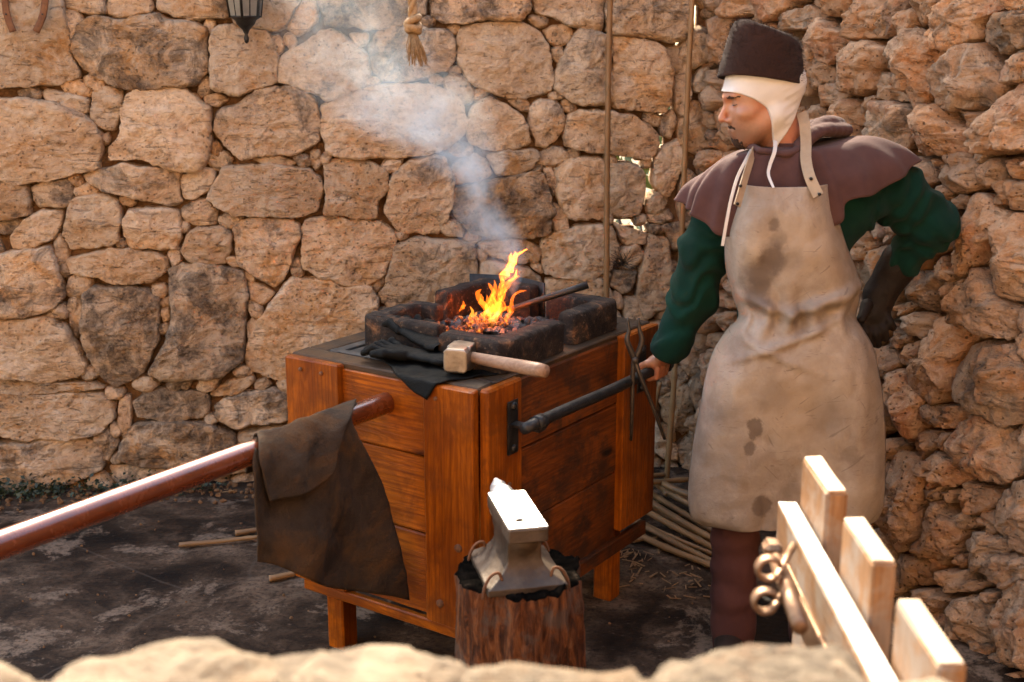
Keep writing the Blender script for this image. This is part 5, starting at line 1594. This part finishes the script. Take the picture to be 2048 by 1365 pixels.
# ---- cap
cb, ct = HO+HF*.004+HU*.052, at(1534, 60, PY+.015)
ax = (ct-cb)/np.linalg.norm(ct-cb); hx_ = HF-ax*(HF@ax); hx_ /= np.linalg.norm(hx_); hy_ = np.cross(ax, hx_)
Hh = np.linalg.norm(ct-cb); nP = 72; ph = np.linspace(0, 2*np.pi, nP, endpoint=False)
prof = [(-.008, .970, 0), (-.006, 1.0, 0), (.03, 1.004, 0), (.25, .97, 0), (.5, .915, 0), (.72, .865, 0), (.87, .815, 0), (.95, .755, 0), (.99, .66, 0), (1.0, .54, 0), (.985, .35, 0), (.975, .12, 0)]
V = []
for z, q, _ in prof:
    tilt = .020*np.cos(ph)*max(0, z)
    x, y = .1185*q*np.cos(ph), .1000*q*np.sin(ph)
    V.append(cb+ax*(z*Hh)+x[:, None]*hx_+y[:, None]*hy_+tilt[:, None]*ax)
V = np.concatenate(V); V = V+.004*np.stack([fbm(V*18, i+3, 3) for i in range(3)], 1)
V = np.concatenate([V, [cb+ax*(.972*Hh)]]); j = np.arange(nP); e = (len(prof)-1)*nP
obj('cap', V, [grid_faces(len(prof), nP)[:, ::-1], np.stack([np.full(nP, len(V)-1), e+(j+1) % nP, e+j], 1)[:, ::-1]], M['felt'], man)
# felt fuzz: short loose fibres standing off the cap
fz = []
for k in range(2600):
    i = RNG.integers(2*nP, 9*nP); w_r = RNG.uniform(); p = V[i]*(1-w_r)+V[i+nP]*w_r+RNG.normal(0, .0015, 3); nrm = p-(cb+ax*((p-cb)@ax)); nrm = nrm/(np.linalg.norm(nrm)+1e-6)+ax*RNG.uniform(-.3, .7); d = nrm+RNG.normal(0, .7, 3); d /= np.linalg.norm(d)
    fz.append(tube([p-nrm*.002, p+d*.004, p+d*.008+nrm*.001], [.00045, .0004, .00025], 3, caps=False))
Vf, Ff = merge(fz); tag(obj('felt_fuzz', Vf, Ff, M['felt'], man), kind='stuff')

# ---- green tunic
g = Sdf((.28, 3.26, .70), (1.38, 3.90, 1.60), .0062)
g.cone(at(1515, 415, 3.53), at(1680, 405, 3.54), .112, .115, .05, flat=((0, 1, 0), 1.15))
g.cone(at(1580, 450, 3.53), at(1590, 640, 3.53), .165, .150, .05, flat=((0, 1, 0), 1.25))
g.cone(at(1590, 640, 3.53), at(1590, 760, 3.53), .155, .175, .05, flat=((0, 1, 0), 1.25))
g.cone(SHR+np.array([.0, 0, -.03]), at(1410, 500, 3.56), .066, .072, .04); g.cone(at(1410, 500, 3.56), at(1388, 590, 3.60), .072, .067, .03); g.cone(at(1388, 590, 3.60), at(1334, 706, 3.645), .067, .054, .03)
eo = at(1850, 448, 3.61)
g.cone(SHL, at(1800, 392, 3.59), .080, .080, .04); g.cone(at(1800, 392, 3.59), eo+[.008, 0, 0], .080, .076, .03); g.cone(eo+[.008, 0, 0], at(1808, 520, 3.64), .075, .054, .035)
def tunic_folds(Pq):
    def along(a, b): d = b-a; return ((Pq-a)@d)/np.linalg.norm(d)
    n9 = fbm(Pq*8.5, 3, 2)
    s_ = along(eo, at(1790, 540, 3.64)); fold = .0065*np.sin(s_*110+5*n9)*np.exp(-((s_-.05)/.07)**2)*(Pq[:, 0] > 1.0)
    s_ = along(SHL, eo); fold += .006*np.sin(s_*85+7*n9)*(Pq[:, 0] > 1.02)
    s_ = along(SHR, at(1334, 706, 3.645)); fold += .006*np.sin(s_*62+8*n9)*(Pq[:, 0] < .62)*(s_ > .12)
    return fold+.004*fbm(Pq*14, 8, 3)
g.disp(tunic_folds)
cw = at(1334, 706, 3.645); d = cw-at(1388, 590, 3.60); d /= np.linalg.norm(d)
g.disp(lambda P: np.where(P[:, 0] < .62, np.maximum(0, (P-cw)@d-.012)*4.0, 0), .06)
V, F = g.mesh(1); obj('tunic', V, F, M['wool_green'], man)
# ---- left glove with gauntlet cuff, fist turned on the hip
g = Sdf((.86, 3.45, .78), (1.22, 3.80, 1.34), .0042)
g.cone(at(1800, 525, 3.65), at(1760, 590, 3.655), .060, .046, .02, flat=((0, 1, 0), 1.2)); g.cone(at(1760, 590, 3.655), at(1748, 630, 3.64), .046, .045, .02, flat=((0, 1, 0), 1.4))
for k, (x0, y0, x1, y1, x2, y2) in enumerate(((1728, 635, 1730, 665, 1738, 692), (1743, 640, 1750, 668, 1755, 690), (1757, 638, 1766, 660, 1771, 676), (1768, 625, 1780, 645, 1787, 655))):
    g.cone(at(x0, y0, 3.635), at(x1, y1, 3.615), .0145, .0135, .008); g.cone(at(x1, y1, 3.615), at(x2, y2, 3.62), .0135, .0110, .006)
g.cone(at(1735, 610, 3.60), at(1722, 640, 3.56), .018, .014, .012)
g.disp(lambda P: .004*fbm(P*26, 5, 3))
V, F = g.mesh(1); obj('glove', V, F, M['glove'], man)
# ---- trousers and boots
g = Sdf((.52, 3.28, -.06), (1.05, 3.72, .98), .0065)
for s, fx in ((-1, .665), (1, .90)):
    hj = hips+[s*.085, 0, .0]; kn = np.array([fx, 3.475, .47]); an = np.array([fx+.005, 3.47, .03])
    g.cone(hj, kn, .105, .075, .03); g.cone(kn, an, .073, .064, .03)
g.disp(lambda P: .006*fbm(P*np.array([12, 12, 7]), 4, 3)+.003*np.sin(P[:, 2]*70+5*fbm(P*6, 2, 2)))
V, F = g.mesh(1); obj('trousers', V, F, M['trousers'], man)
for fx in (.665, .90):
    g = Sdf((fx-.1, 3.25, -.005), (fx+.1, 3.62, .16), .006)
    g.cone((fx, 3.50, .13), (fx, 3.50, .05), .055, .05, .02); g.cone((fx, 3.50, .04), (fx-.03, 3.34, .035), .046, .042, .02, flat=((0, 0, 1), 1.1))
    g.f = np.maximum(g.f, (-(g.pts()[..., 2]-.006)).astype(np.float32))
    V, F = g.mesh(1); obj('boot', V, F, M['boot'], man)
# ---- leather apron worn in front
RO = [(370, 1490, 1656), (390, 1484, 1661), (430, 1466, 1673), (470, 1452, 1685), (510, 1450, 1700), (550, 1455, 1715), (590, 1465, 1718), (622, 1476, 1713), (640, 1474, 1713), (662, 1455, 1727), (700, 1430, 1748), (750, 1414, 1760), (800, 1404, 1768), (860, 1394, 1771), (920, 1385, 1772), (980, 1379, 1771), (1020, 1380, 1766), (1042, 1388, 1756), (1056, 1412, 1735)]
nS = 90; ss = np.linspace(-1, 1, nS); rowsW = []
for py, xl, xr in RO:
    t = np.clip((py-370)/690, 0, 1)
    yf = np.interp(py, [370, 430, 520, 620, 660, 760, 900, 1056], [3.335, 3.31, 3.305, 3.325, 3.315, 3.29, 3.305, 3.335])
    ye = np.interp(py, [370, 430, 520, 620, 660, 760, 900, 1056], [3.375, 3.42, 3.47, 3.49, 3.45, 3.42, 3.41, 3.40])
    row = []
    for s in ss:
        q = abs(s)**4.5; y = yf+(ye-yf)*q; mid, hw = (xl+xr)/2, (xr-xl)/2
        sag = 0
        if py > 1000: sag = 6*(1-s*s)
        if py < 400: sag = 6*(1-s*s)*(1-(py-370)/30)
        row.append(at(mid+hw*(.55*s+.45*math.sin(s*1.42)/math.sin(1.42)), py+sag, y))
    rowsW.append(row)
S = np.array(rowsW); S = np.stack([catmull(S[:, j_], 150) for j_ in range(nS)], 1)
zz_ = S[..., 2]; zw = at(1590, 636, 3.33)[2]
sx_ = ss[None, :]*np.ones_like(zz_)
gath = np.exp(-((zz_-zw)/.045)**2)
dy = .015*gath*np.sin(sx_*15+3.5*fbm(S*6, 3, 2))+.024*np.exp(-((zz_-zw-.012-.05*np.abs(sx_+.1))/.018)**2)*(-1)
dy += -.016*np.exp(-((zz_-(zw-.035)-.09*(sx_-.25))/.013)**2)*np.clip(1.3-1.4*np.abs(sx_), 0, 1)
dy += -.014*np.exp(-((zz_-(zw-.09)+.11*(sx_+.3))/.012)**2)*np.clip(1-1.3*np.abs(sx_+.4), 0, 1)-.012*np.exp(-((zz_-(zw+.055)-.06*(sx_-.5))/.010)**2)*np.clip(1-1.6*np.abs(sx_-.4), 0, 1)
dy += .014*fbm(S*np.array([5.0, 5, 3.2]), 6, 3)+.007*(1-2*np.abs(fbm(S*np.array([9., 9, 7.]), 12, 2)))+.0025*fbm(S*24, 9, 3)
dy += .016*np.sin(sx_*5.5+.8)*np.clip((zw-zz_)/.5, 0, 1)*.8
S[..., 1] += dy
ap = obj('apron', S.reshape(-1, 3), [grid_faces(150, nS, False)], None, man, origin=(.74, 3.31, .4))
md = ap.modifiers.new('thick', 'SOLIDIFY'); md.thickness = .0035; md.offset = 0
def apron_mat():
    n = NT('stained_apron_leather'); p = n.pos()
    a, b = n.noise(p, 5, 6, .62, .6), n.noise(p, 22, 6, .65, .4)
    c = n.ramp(a, [(.32, (.205, .150, .108)), (.5, (.29, .222, .168)), (.68, (.365, .29, .225))])
    c = n.mix(n.ramp(b, [(.36, .45), (.6, 0)]), c, (.19, .12, .072))
    c = n.mix(n.ramp(n.noise(p, 3.0, 3, .5), [(.5, 0), (.68, .6)]), c, (.34, .235, .145))
    dist = n.vmath('ADD', p, n.scaled(n.vmath('SUBTRACT', n.new('TexNoise').outputs['Color'], (.5, .5, .5)), (.0, .0, .0)))
    nz = n.math('MULTIPLY_ADD', n.noise(p, 26, 4, .6), .040, -.020)
    nz2 = n.math('MULTIPLY_ADD', n.noise(p, 9, 4, .6), .05, -.025)
    for px, py, r, al, soft, y in ((1550, 448, .014, .55, .012, 3.31), (1545, 518, .036, .85, .035, 3.30), (1520, 560, .042, .75, .040, 3.30), (1515, 600, .03, .6, .03, 3.31), (1600, 640, .03, .35, .03, 3.31), (1480, 700, .03, .35, .03, 3.33), (1585, 990, .03, .3, .03, 3.31), (1512, 590, .03, .5, .04, 3.31), (1585, 520, .025, .3, .03, 3.30), (1512, 858, .026, .62, .008, 3.30), (1500, 898, .017, .6, .008, 3.30),
                               (1524, 1012, .024, .6, .010, 3.32), (1744, 838, .020, .6, .008, 3.40), (1640, 700, .012, .3, .01, 3.29), (1655, 830, .05, .28, .06, 3.30), (1450, 820, .04, .25, .05, 3.36), (1700, 905, .030, .22, .01, 3.35), (1545, 790, .045, .25, .05, 3.30), (1560, 480, .02, .3, .02, 3.3)):
        P_ = at(px, py, y); v = n.vmath('MULTIPLY', n.vmath('SUBTRACT', p, tuple(P_)), (1.0, .5, .85))
        d = n.math('ADD', n.math('ADD', n.vmath('LENGTH', v), nz), nz2)
        m = n.new('MapRange', interpolation_type='SMOOTHSTEP'); n.put(m.inputs['Value'], d); n.put(m.inputs['From Min'], r+soft*.5); n.put(m.inputs['From Max'], max(r-soft*.5, .0)); n.put(m.inputs['To Min'], 0.0); n.put(m.inputs['To Max'], min(.92, al*1.25))
        c = n.mix(m.outputs[0], c, (.095, .060, .040))
    sc = n.noise(n.scaled(p, (6, 6, 42)), 1.4, 3, .5, 2.5)
    c = n.mix(n.ramp(sc, [(.66, 0), (.70, .5)]), c, (.14, .09, .06))
    for ang, thr in ((.6, .70), (-.9, .71)):
        rot = n.new('VectorRotate', rotation_type='Y_AXIS'); n.put(rot.inputs['Vector'], p); n.put(rot.inputs['Angle'], ang)
        sc2 = n.noise(n.scaled(rot.outputs[0], (11, 11, 95)), 1.0, 2, .5, .6)
        c = n.mix(n.ramp(sc2, [(thr, 0), (thr+.03, .45)]), c, (.10, .065, .045))
    h = n.math('ADD', n.math('MULTIPLY', b, .6), n.noise(p, 120, 3, .6))
    return n.fin(c, .68, n.bump(h, .35, .004))
ap.data.materials.clear(); ap.data.materials.append(apron_mat())
# straps with rivets
ribbon('strap', [at(1603, 226, 3.485), at(1609, 248, 3.455), at(1612, 285, 3.425), at(1612, 320, 3.385), at(1620, 355, 3.345), at(1637, 392, 3.318)], .029, .004, M['strap'], wdir=np.array([.25, 1.0, 0]))
ribbon('strap', [at(1514, 284, 3.50), at(1504, 312, 3.41), at(1492, 350, 3.365), at(1482, 385, 3.338), at(1474, 412, 3.322)], .022, .004, M['strap'], wdir=np.array([-.5, 1.0, 0]))
for x, y, d in ((1622, 358, 3.335), (1481, 372, 3.335), (1639, 389, 3.308), (1475, 408, 3.316)):
    p = at(x, y, d); V, F = tube([p+[0, .006, 0], p-[0, .003, 0]], .0042, 10); obj('rivet', V, F, M['rivet'], man)
# ---- shoulder cape with rolled hood
CT = [(0, (1745, 274, 3.565), (1838, 322, 3.565)), (28, (1730, 285, 3.50), (1808, 352, 3.475)), (50, (1700, 298, 3.455), (1752, 388, 3.415)), (66, (1660, 306, 3.43), (1700, 402, 3.385)), (80, (1625, 312, 3.415), (1668, 452, 3.385)),
      (95, (1570, 318, 3.405), (1570, 445, 3.365)), (118, (1500, 318, 3.415), (1458, 474, 3.385)), (138, (1462, 322, 3.43), (1420, 455, 3.395)), (152, (1440, 328, 3.455), (1386, 432, 3.415)), (166, (1425, 334, 3.48), (1376, 418, 3.45)), (180, (1418, 342, 3.53), (1355, 400, 3.51)),
      (225, (1452, 318, 3.64), (1405, 420, 3.68)), (270, (1570, 290, 3.67), (1570, 420, 3.73)), (315, (1690, 280, 3.65), (1775, 380, 3.69))]
phs = np.array([c[0] for c in CT]); ctr = []
for p_, s1, h1 in CT:
    a = R(p_); N0 = NECK+np.array([.074*math.cos(a), -.080*math.sin(a), .012]); S1, H1 = at(*s1), at(*h1)
    N1 = N0*.5+S1*.5; N1[2] = N0[2]*.55+S1[2]*.45+.004
    ctr.append([N0+[0, 0, .012], N0, N1, S1, S1*.45+H1*.55+np.array([.012*math.cos(a), -.012*math.sin(a), .006]), H1])
ctr = np.array(ctr); nPh, nT = 150, 44
A_ = np.stack([catmull(ctr[:, k], nPh, closed=True) for k in range(ctr.shape[1])], 1)
S = np.stack([catmull(A_[i], nT) for i in range(nPh)], 0)
fi = np.linspace(0, 2*np.pi, nPh, endpoint=False)[:, None]; ti = np.linspace(0, 1, nT)[None, :]
rad_ = S-np.array([NECK[0], NECK[1], 0]); rad_[..., 2] = 0; rad_ /= np.linalg.norm(rad_, axis=-1, keepdims=True)+1e-6
S = S+rad_*(.010*np.sin(fi*13+1.5*np.sin(fi*3))*np.clip(ti-.25, 0, 1)**1.2+.004*fbm(S*14, 3, 2)*ti)[..., None]
cp = obj('cape', S.reshape(-1, 3), [np.concatenate([grid_faces(nPh, nT, False), np.stack([np.arange(nT-1)+(nPh-1)*nT, np.arange(1, nT)+(nPh-1)*nT, np.arange(1, nT), np.arange(nT-1)], 1)])], M['cape'], man)
md = cp.modifiers.new('thick', 'SOLIDIFY'); md.thickness = .0045; md.offset = 0
g = Sdf(at(1490, 330, 3.40)-[.02, .06, .03], at(1730, 200, 3.75)+[.05, .05, .05], .0045)
for (x0, y0, d0, x1, y1, d1, x2, y2, d2, r0, r1) in ((1600, 292, 3.45, 1640, 262, 3.50, 1688, 262, 3.60, .020, .026), (1606, 275, 3.50, 1648, 248, 3.56, 1672, 250, 3.64, .020, .030), (1595, 300, 3.43, 1570, 308, 3.41, 1520, 302, 3.42, .012, .011), (1520, 302, 3.42, 1500, 292, 3.48, 1505, 285, 3.56, .011, .014), (1600, 265, 3.58, 1640, 255, 3.64, 1600, 270, 3.68, .03, .035)):
    P = catmull([at(x0, y0, d0), at(x1, y1, d1), at(x2, y2, d2)], 10); rr = np.linspace(r0, r1, 10)
    for a, b, ra, rb in zip(P[:-1], P[1:], rr[:-1], rr[1:]): g.cone(a, b, ra, rb, .006, flat=((0, 0, 1), 1.25))
g.disp(lambda P: .003*fbm(P*28, 4, 3))
V, F = g.mesh(1); obj('hood', V, F, M['cape'], man)
# ================================================================== fire and smoke
fire = empty('flame', fp(.29, .42, ZT+.04), 'bright orange flames leaping from the forge coals', 'fire')
FY = 3.60
def tongue(pts, rad, seed, mat, dy=0.0):
    P = catmull([at(x, y, FY+dy) for x, y in pts], 26); r = np.interp(np.linspace(0, 1, 26), np.linspace(0, 1, len(rad)), rad)/715.0
    P = P+.007*np.stack([fbm(P*34+seed, seed, 2), fbm(P*34+seed+9, seed+1, 2), 0*P[:, 0]], 1)
    V, F = tube(P, r, 14, sx=1.0, sy=1.0)
    V = V+.006*np.stack([fbm(V*np.array([60, 60, 34])+seed, seed+i, 3) for i in range(3)], 1)
    obj('tongue', V, F, mat, fire)
def lick(p0, n, step, w, seed, mat, dy, lean):
    """a thin curling sheet of flame"""
    rg = np.random.default_rng(seed); pts = [p0]; a = rg.uniform(-.6, .6)
    for k in range(n):
        a = .6*a+rg.uniform(-.75, .75)+.25*lean
        x, y = pts[-1]; pts.append((x+step*math.sin(a), y-step*math.cos(a)*rg.uniform(.8, 1.2)))
    rad = [w*.5]+[w*rg.uniform(.7, 1.15)*(1-.75*(k/n)) for k in range(n-1)]+[.6]
    P = catmull([at(x, y, FY+dy+rg.uniform(-.012, .012)) for x, y in pts], 22); r = np.interp(np.linspace(0, 1, 22), np.linspace(0, 1, len(rad)), rad)/715.0
    th = rg.uniform(.28, .5); V, F = tube(P, r, 12, sx=1.0, sy=th)
    V = V+.0035*np.stack([fbm(V*np.array([80, 80, 50])+seed, seed+i, 2) for i in range(3)], 1)
    obj('tongue', V, F, mat, fire)
rg0 = np.random.default_rng(77)
for k in range(16):
    x = 985+rg0.normal(0, 15); lick((x, 645-rg0.uniform(0, 14)), int(rg0.integers(4, 7)), rg0.uniform(9, 14), rg0.uniform(6, 11), 300+k, M['flame'], rg0.uniform(-.04, .05), .25)
for k in range(9):
    x = 975+rg0.normal(0, 16); lick((x, 652-rg0.uniform(0, 8)), 3, rg0.uniform(8, 11), rg0.uniform(4, 7), 340+k, M['flame_core'], rg0.uniform(-.04, .03), .1)
for k, (x, y) in enumerate(((992, 605), (998, 590), (1003, 580), (1000, 600), (1010, 572), (1004, 562), (1018, 556), (1024, 545), (1012, 560), (1030, 530))):
    lick((x, y), int(rg0.integers(3, 6)), rg0.uniform(8, 12), rg0.uniform(5, 9)*(1 if k < 7 else .7), 380+k, M['flame'], rg0.uniform(-.02, .03), .35)
for k, (x, y) in enumerate(((918, 622), (928, 619), (936, 656), (950, 658), (1012, 645), (1022, 628))):
    lick((x, y), 3, 6.0, 4.5, 420+k, M['flame'], .0, .7 if k < 2 else .2)

SM = [(600, 1005, 22), (560, 1005, 40), (510, 995, 70), (440, 975, 85), (390, 965, 85), (340, 945, 95), (295, 900, 140), (250, 835, 220), (200, 790, 250), (140, 755, 250), (70, 715, 240), (-20, 670, 230), (-110, 640, 220)]
SY = lambda py: 3.62+.30*np.clip((600-py)/500, 0, 1.3)
pth = np.array([at(x, y, SY(y)) for y, x, r in SM]); srad = np.array([r for y, x, r in SM])/700.0
z0, z1 = pth[0][2], pth[-1][2]
P = catmull(pth, 40); rr_ = np.interp(P[:, 2], pth[:, 2], srad)
th = np.linspace(0, 2*np.pi, 24, endpoint=False)
V = np.stack([P[:, None, 0]+1.05*rr_[:, None]*np.cos(th), P[:, None, 1]+.95*rr_[:, None]*np.sin(th)*np.ones((40, 1)), P[:, None, 2]*np.ones((1, 24))], -1).reshape(-1, 3)
V = np.concatenate([V, P[:1]-[0, 0, .01], P[-1:]+[0, 0, .01]]); j = np.arange(24); e = 39*24
sm = obj('smoke', V, [grid_faces(40, 24), np.stack([np.full(24, 960), (j+1) % 24, j], 1), np.stack([np.full(24, 961), e+j, e+(j+1) % 24], 1)], None, None, origin=(0, 0, 0))
tag(sm, 'bluish smoke drifting up from the forge fire across the wall', 'smoke', kind='stuff')
def smoke_mat():
    m = bpy.data.materials.new('drifting_smoke'); m.use_nodes = True; t = m.node_tree
    n = NT.__new__(NT); n.m, n.t = m, t
    t.nodes.remove(t.nodes['Principled BSDF'])
    pv_ = t.nodes.new('ShaderNodeVolumePrincipled'); t.links.new(pv_.outputs[0], t.nodes['Material Output'].inputs['Volume'])
    p = n.new('TexCoord').outputs['Object']; s = n.new('SeparateXYZ'); n.put(s.inputs[0], p)
    zn = n.math('DIVIDE', n.math('SUBTRACT', s.outputs[2], float(z0)), float(z1-z0))
    def curve(vals, lo, hi):
        c = n.new('FloatCurve'); cu = c.mapping.curves[0]; pts = [((q[2]-z0)/(z1-z0), (v-lo)/(hi-lo)) for q, v in zip(pth, vals)]
        while len(cu.points) < len(pts): cu.points.new(.5, .5)
        for a, b in zip(cu.points, pts): a.location = b; a.handle_type = 'AUTO_CLAMPED'
        c.mapping.update(); n.put(c.inputs['Value'], zn); return n.math('MULTIPLY_ADD', c.outputs[0], float(hi-lo), float(lo))
    cx = curve(pth[:, 0], pth[:, 0].min(), pth[:, 0].max()); cyy = curve(pth[:, 1], pth[:, 1].min(), pth[:, 1].max()); cr = curve(srad, 0.0, float(srad.max()))
    dens = curve([5, 7, 9, 8.5, 8, 7.5, 5.6, 3.8, 2.4, 1.3, .8, .5, .3], 0.0, 10.0)
    w = n.new('TexNoise'); n.put(w.inputs['Vector'], p); n.put(w.inputs['Scale'], 5.0); n.put(w.inputs['Detail'], 2.0)
    wo = n.vmath('SUBTRACT', w.outputs['Color'], (.5, .5, .5)); pw = n.vmath('ADD', p, n.vmath('SCALE', wo, scale=.30))
    s2 = n.new('SeparateXYZ'); n.put(s2.inputs[0], n.vmath('ADD', p, n.vmath('SCALE', wo, scale=.26)))
    dx, dy = n.math('SUBTRACT', s2.outputs[0], cx), n.math('SUBTRACT', s2.outputs[1], cyy)
    rr = n.math('DIVIDE', n.math('SQRT', n.math('ADD', n.math('MULTIPLY', dx, dx), n.math('MULTIPLY', dy, dy))), cr)
    mr = n.new('MapRange', interpolation_type='SMOOTHSTEP'); n.put(mr.inputs['Value'], rr); n.put(mr.inputs['From Min'], .90); n.put(mr.inputs['From Max'], .0); n.put(mr.inputs['To Min'], 0.0); n.put(mr.inputs['To Max'], 1.0)
    a = n.noise(pw, 7.0, 3, .55); b = n.noise(n.vmath('ADD', pw, n.vmath('SCALE', wo, scale=.25)), 24.0, 3, .6)
    tex = n.ramp(n.math('ADD', n.math('MULTIPLY', a, .62), n.math('MULTIPLY', b, .38)), [(.40, .0), (.50, .35), (.64, 1.0)])
    d = n.math('MULTIPLY', n.math('MULTIPLY', mr.outputs[0], tex), dens)
    n.put(pv_.inputs['Density'], n.math('MULTIPLY', d, 1.6)); pv_.inputs['Color'].default_value = (.78, .90, 1.0, 1); pv_.inputs['Anisotropy'].default_value = .25
    return m
sm.data.materials.clear(); sm.data.materials.append(smoke_mat())
sm.data.materials[0].cycles.volume_step_rate = 1.0
# ================================================================== added unseen house behind the camera: blocks low sky, bounces warm sun
hs = empty('added_bounce_house', (0, -5.0, 0), 'added unseen limestone house front that blocks low sky and bounces warm sunlight', 'house')
V, F = bbox_mesh(15.0, .5, 6.4, .02); obj('wall', V+[0, -4.6, 3.2], F, M['stone'], hs, smooth=False)
for x in (-4.4, -1.6, 1.6, 4.4):
    for z in (1.5, 4.5):
        V, F = bbox_mesh(1.0, .06, 1.3, .01); w = obj('window', V+[x, -4.33, z], F, M['wood_black'], hs, smooth=False)
        V, F = bbox_mesh(.84, .02, 1.14, .004); obj('pane', V+[x, -4.295, z], F, M['glass'], w, smooth=False)
V, F = bbox_mesh(15.6, 1.4, .18, .02); obj('roof', V+[0, -4.7, 6.5], F, M['rust'], hs, smooth=False)
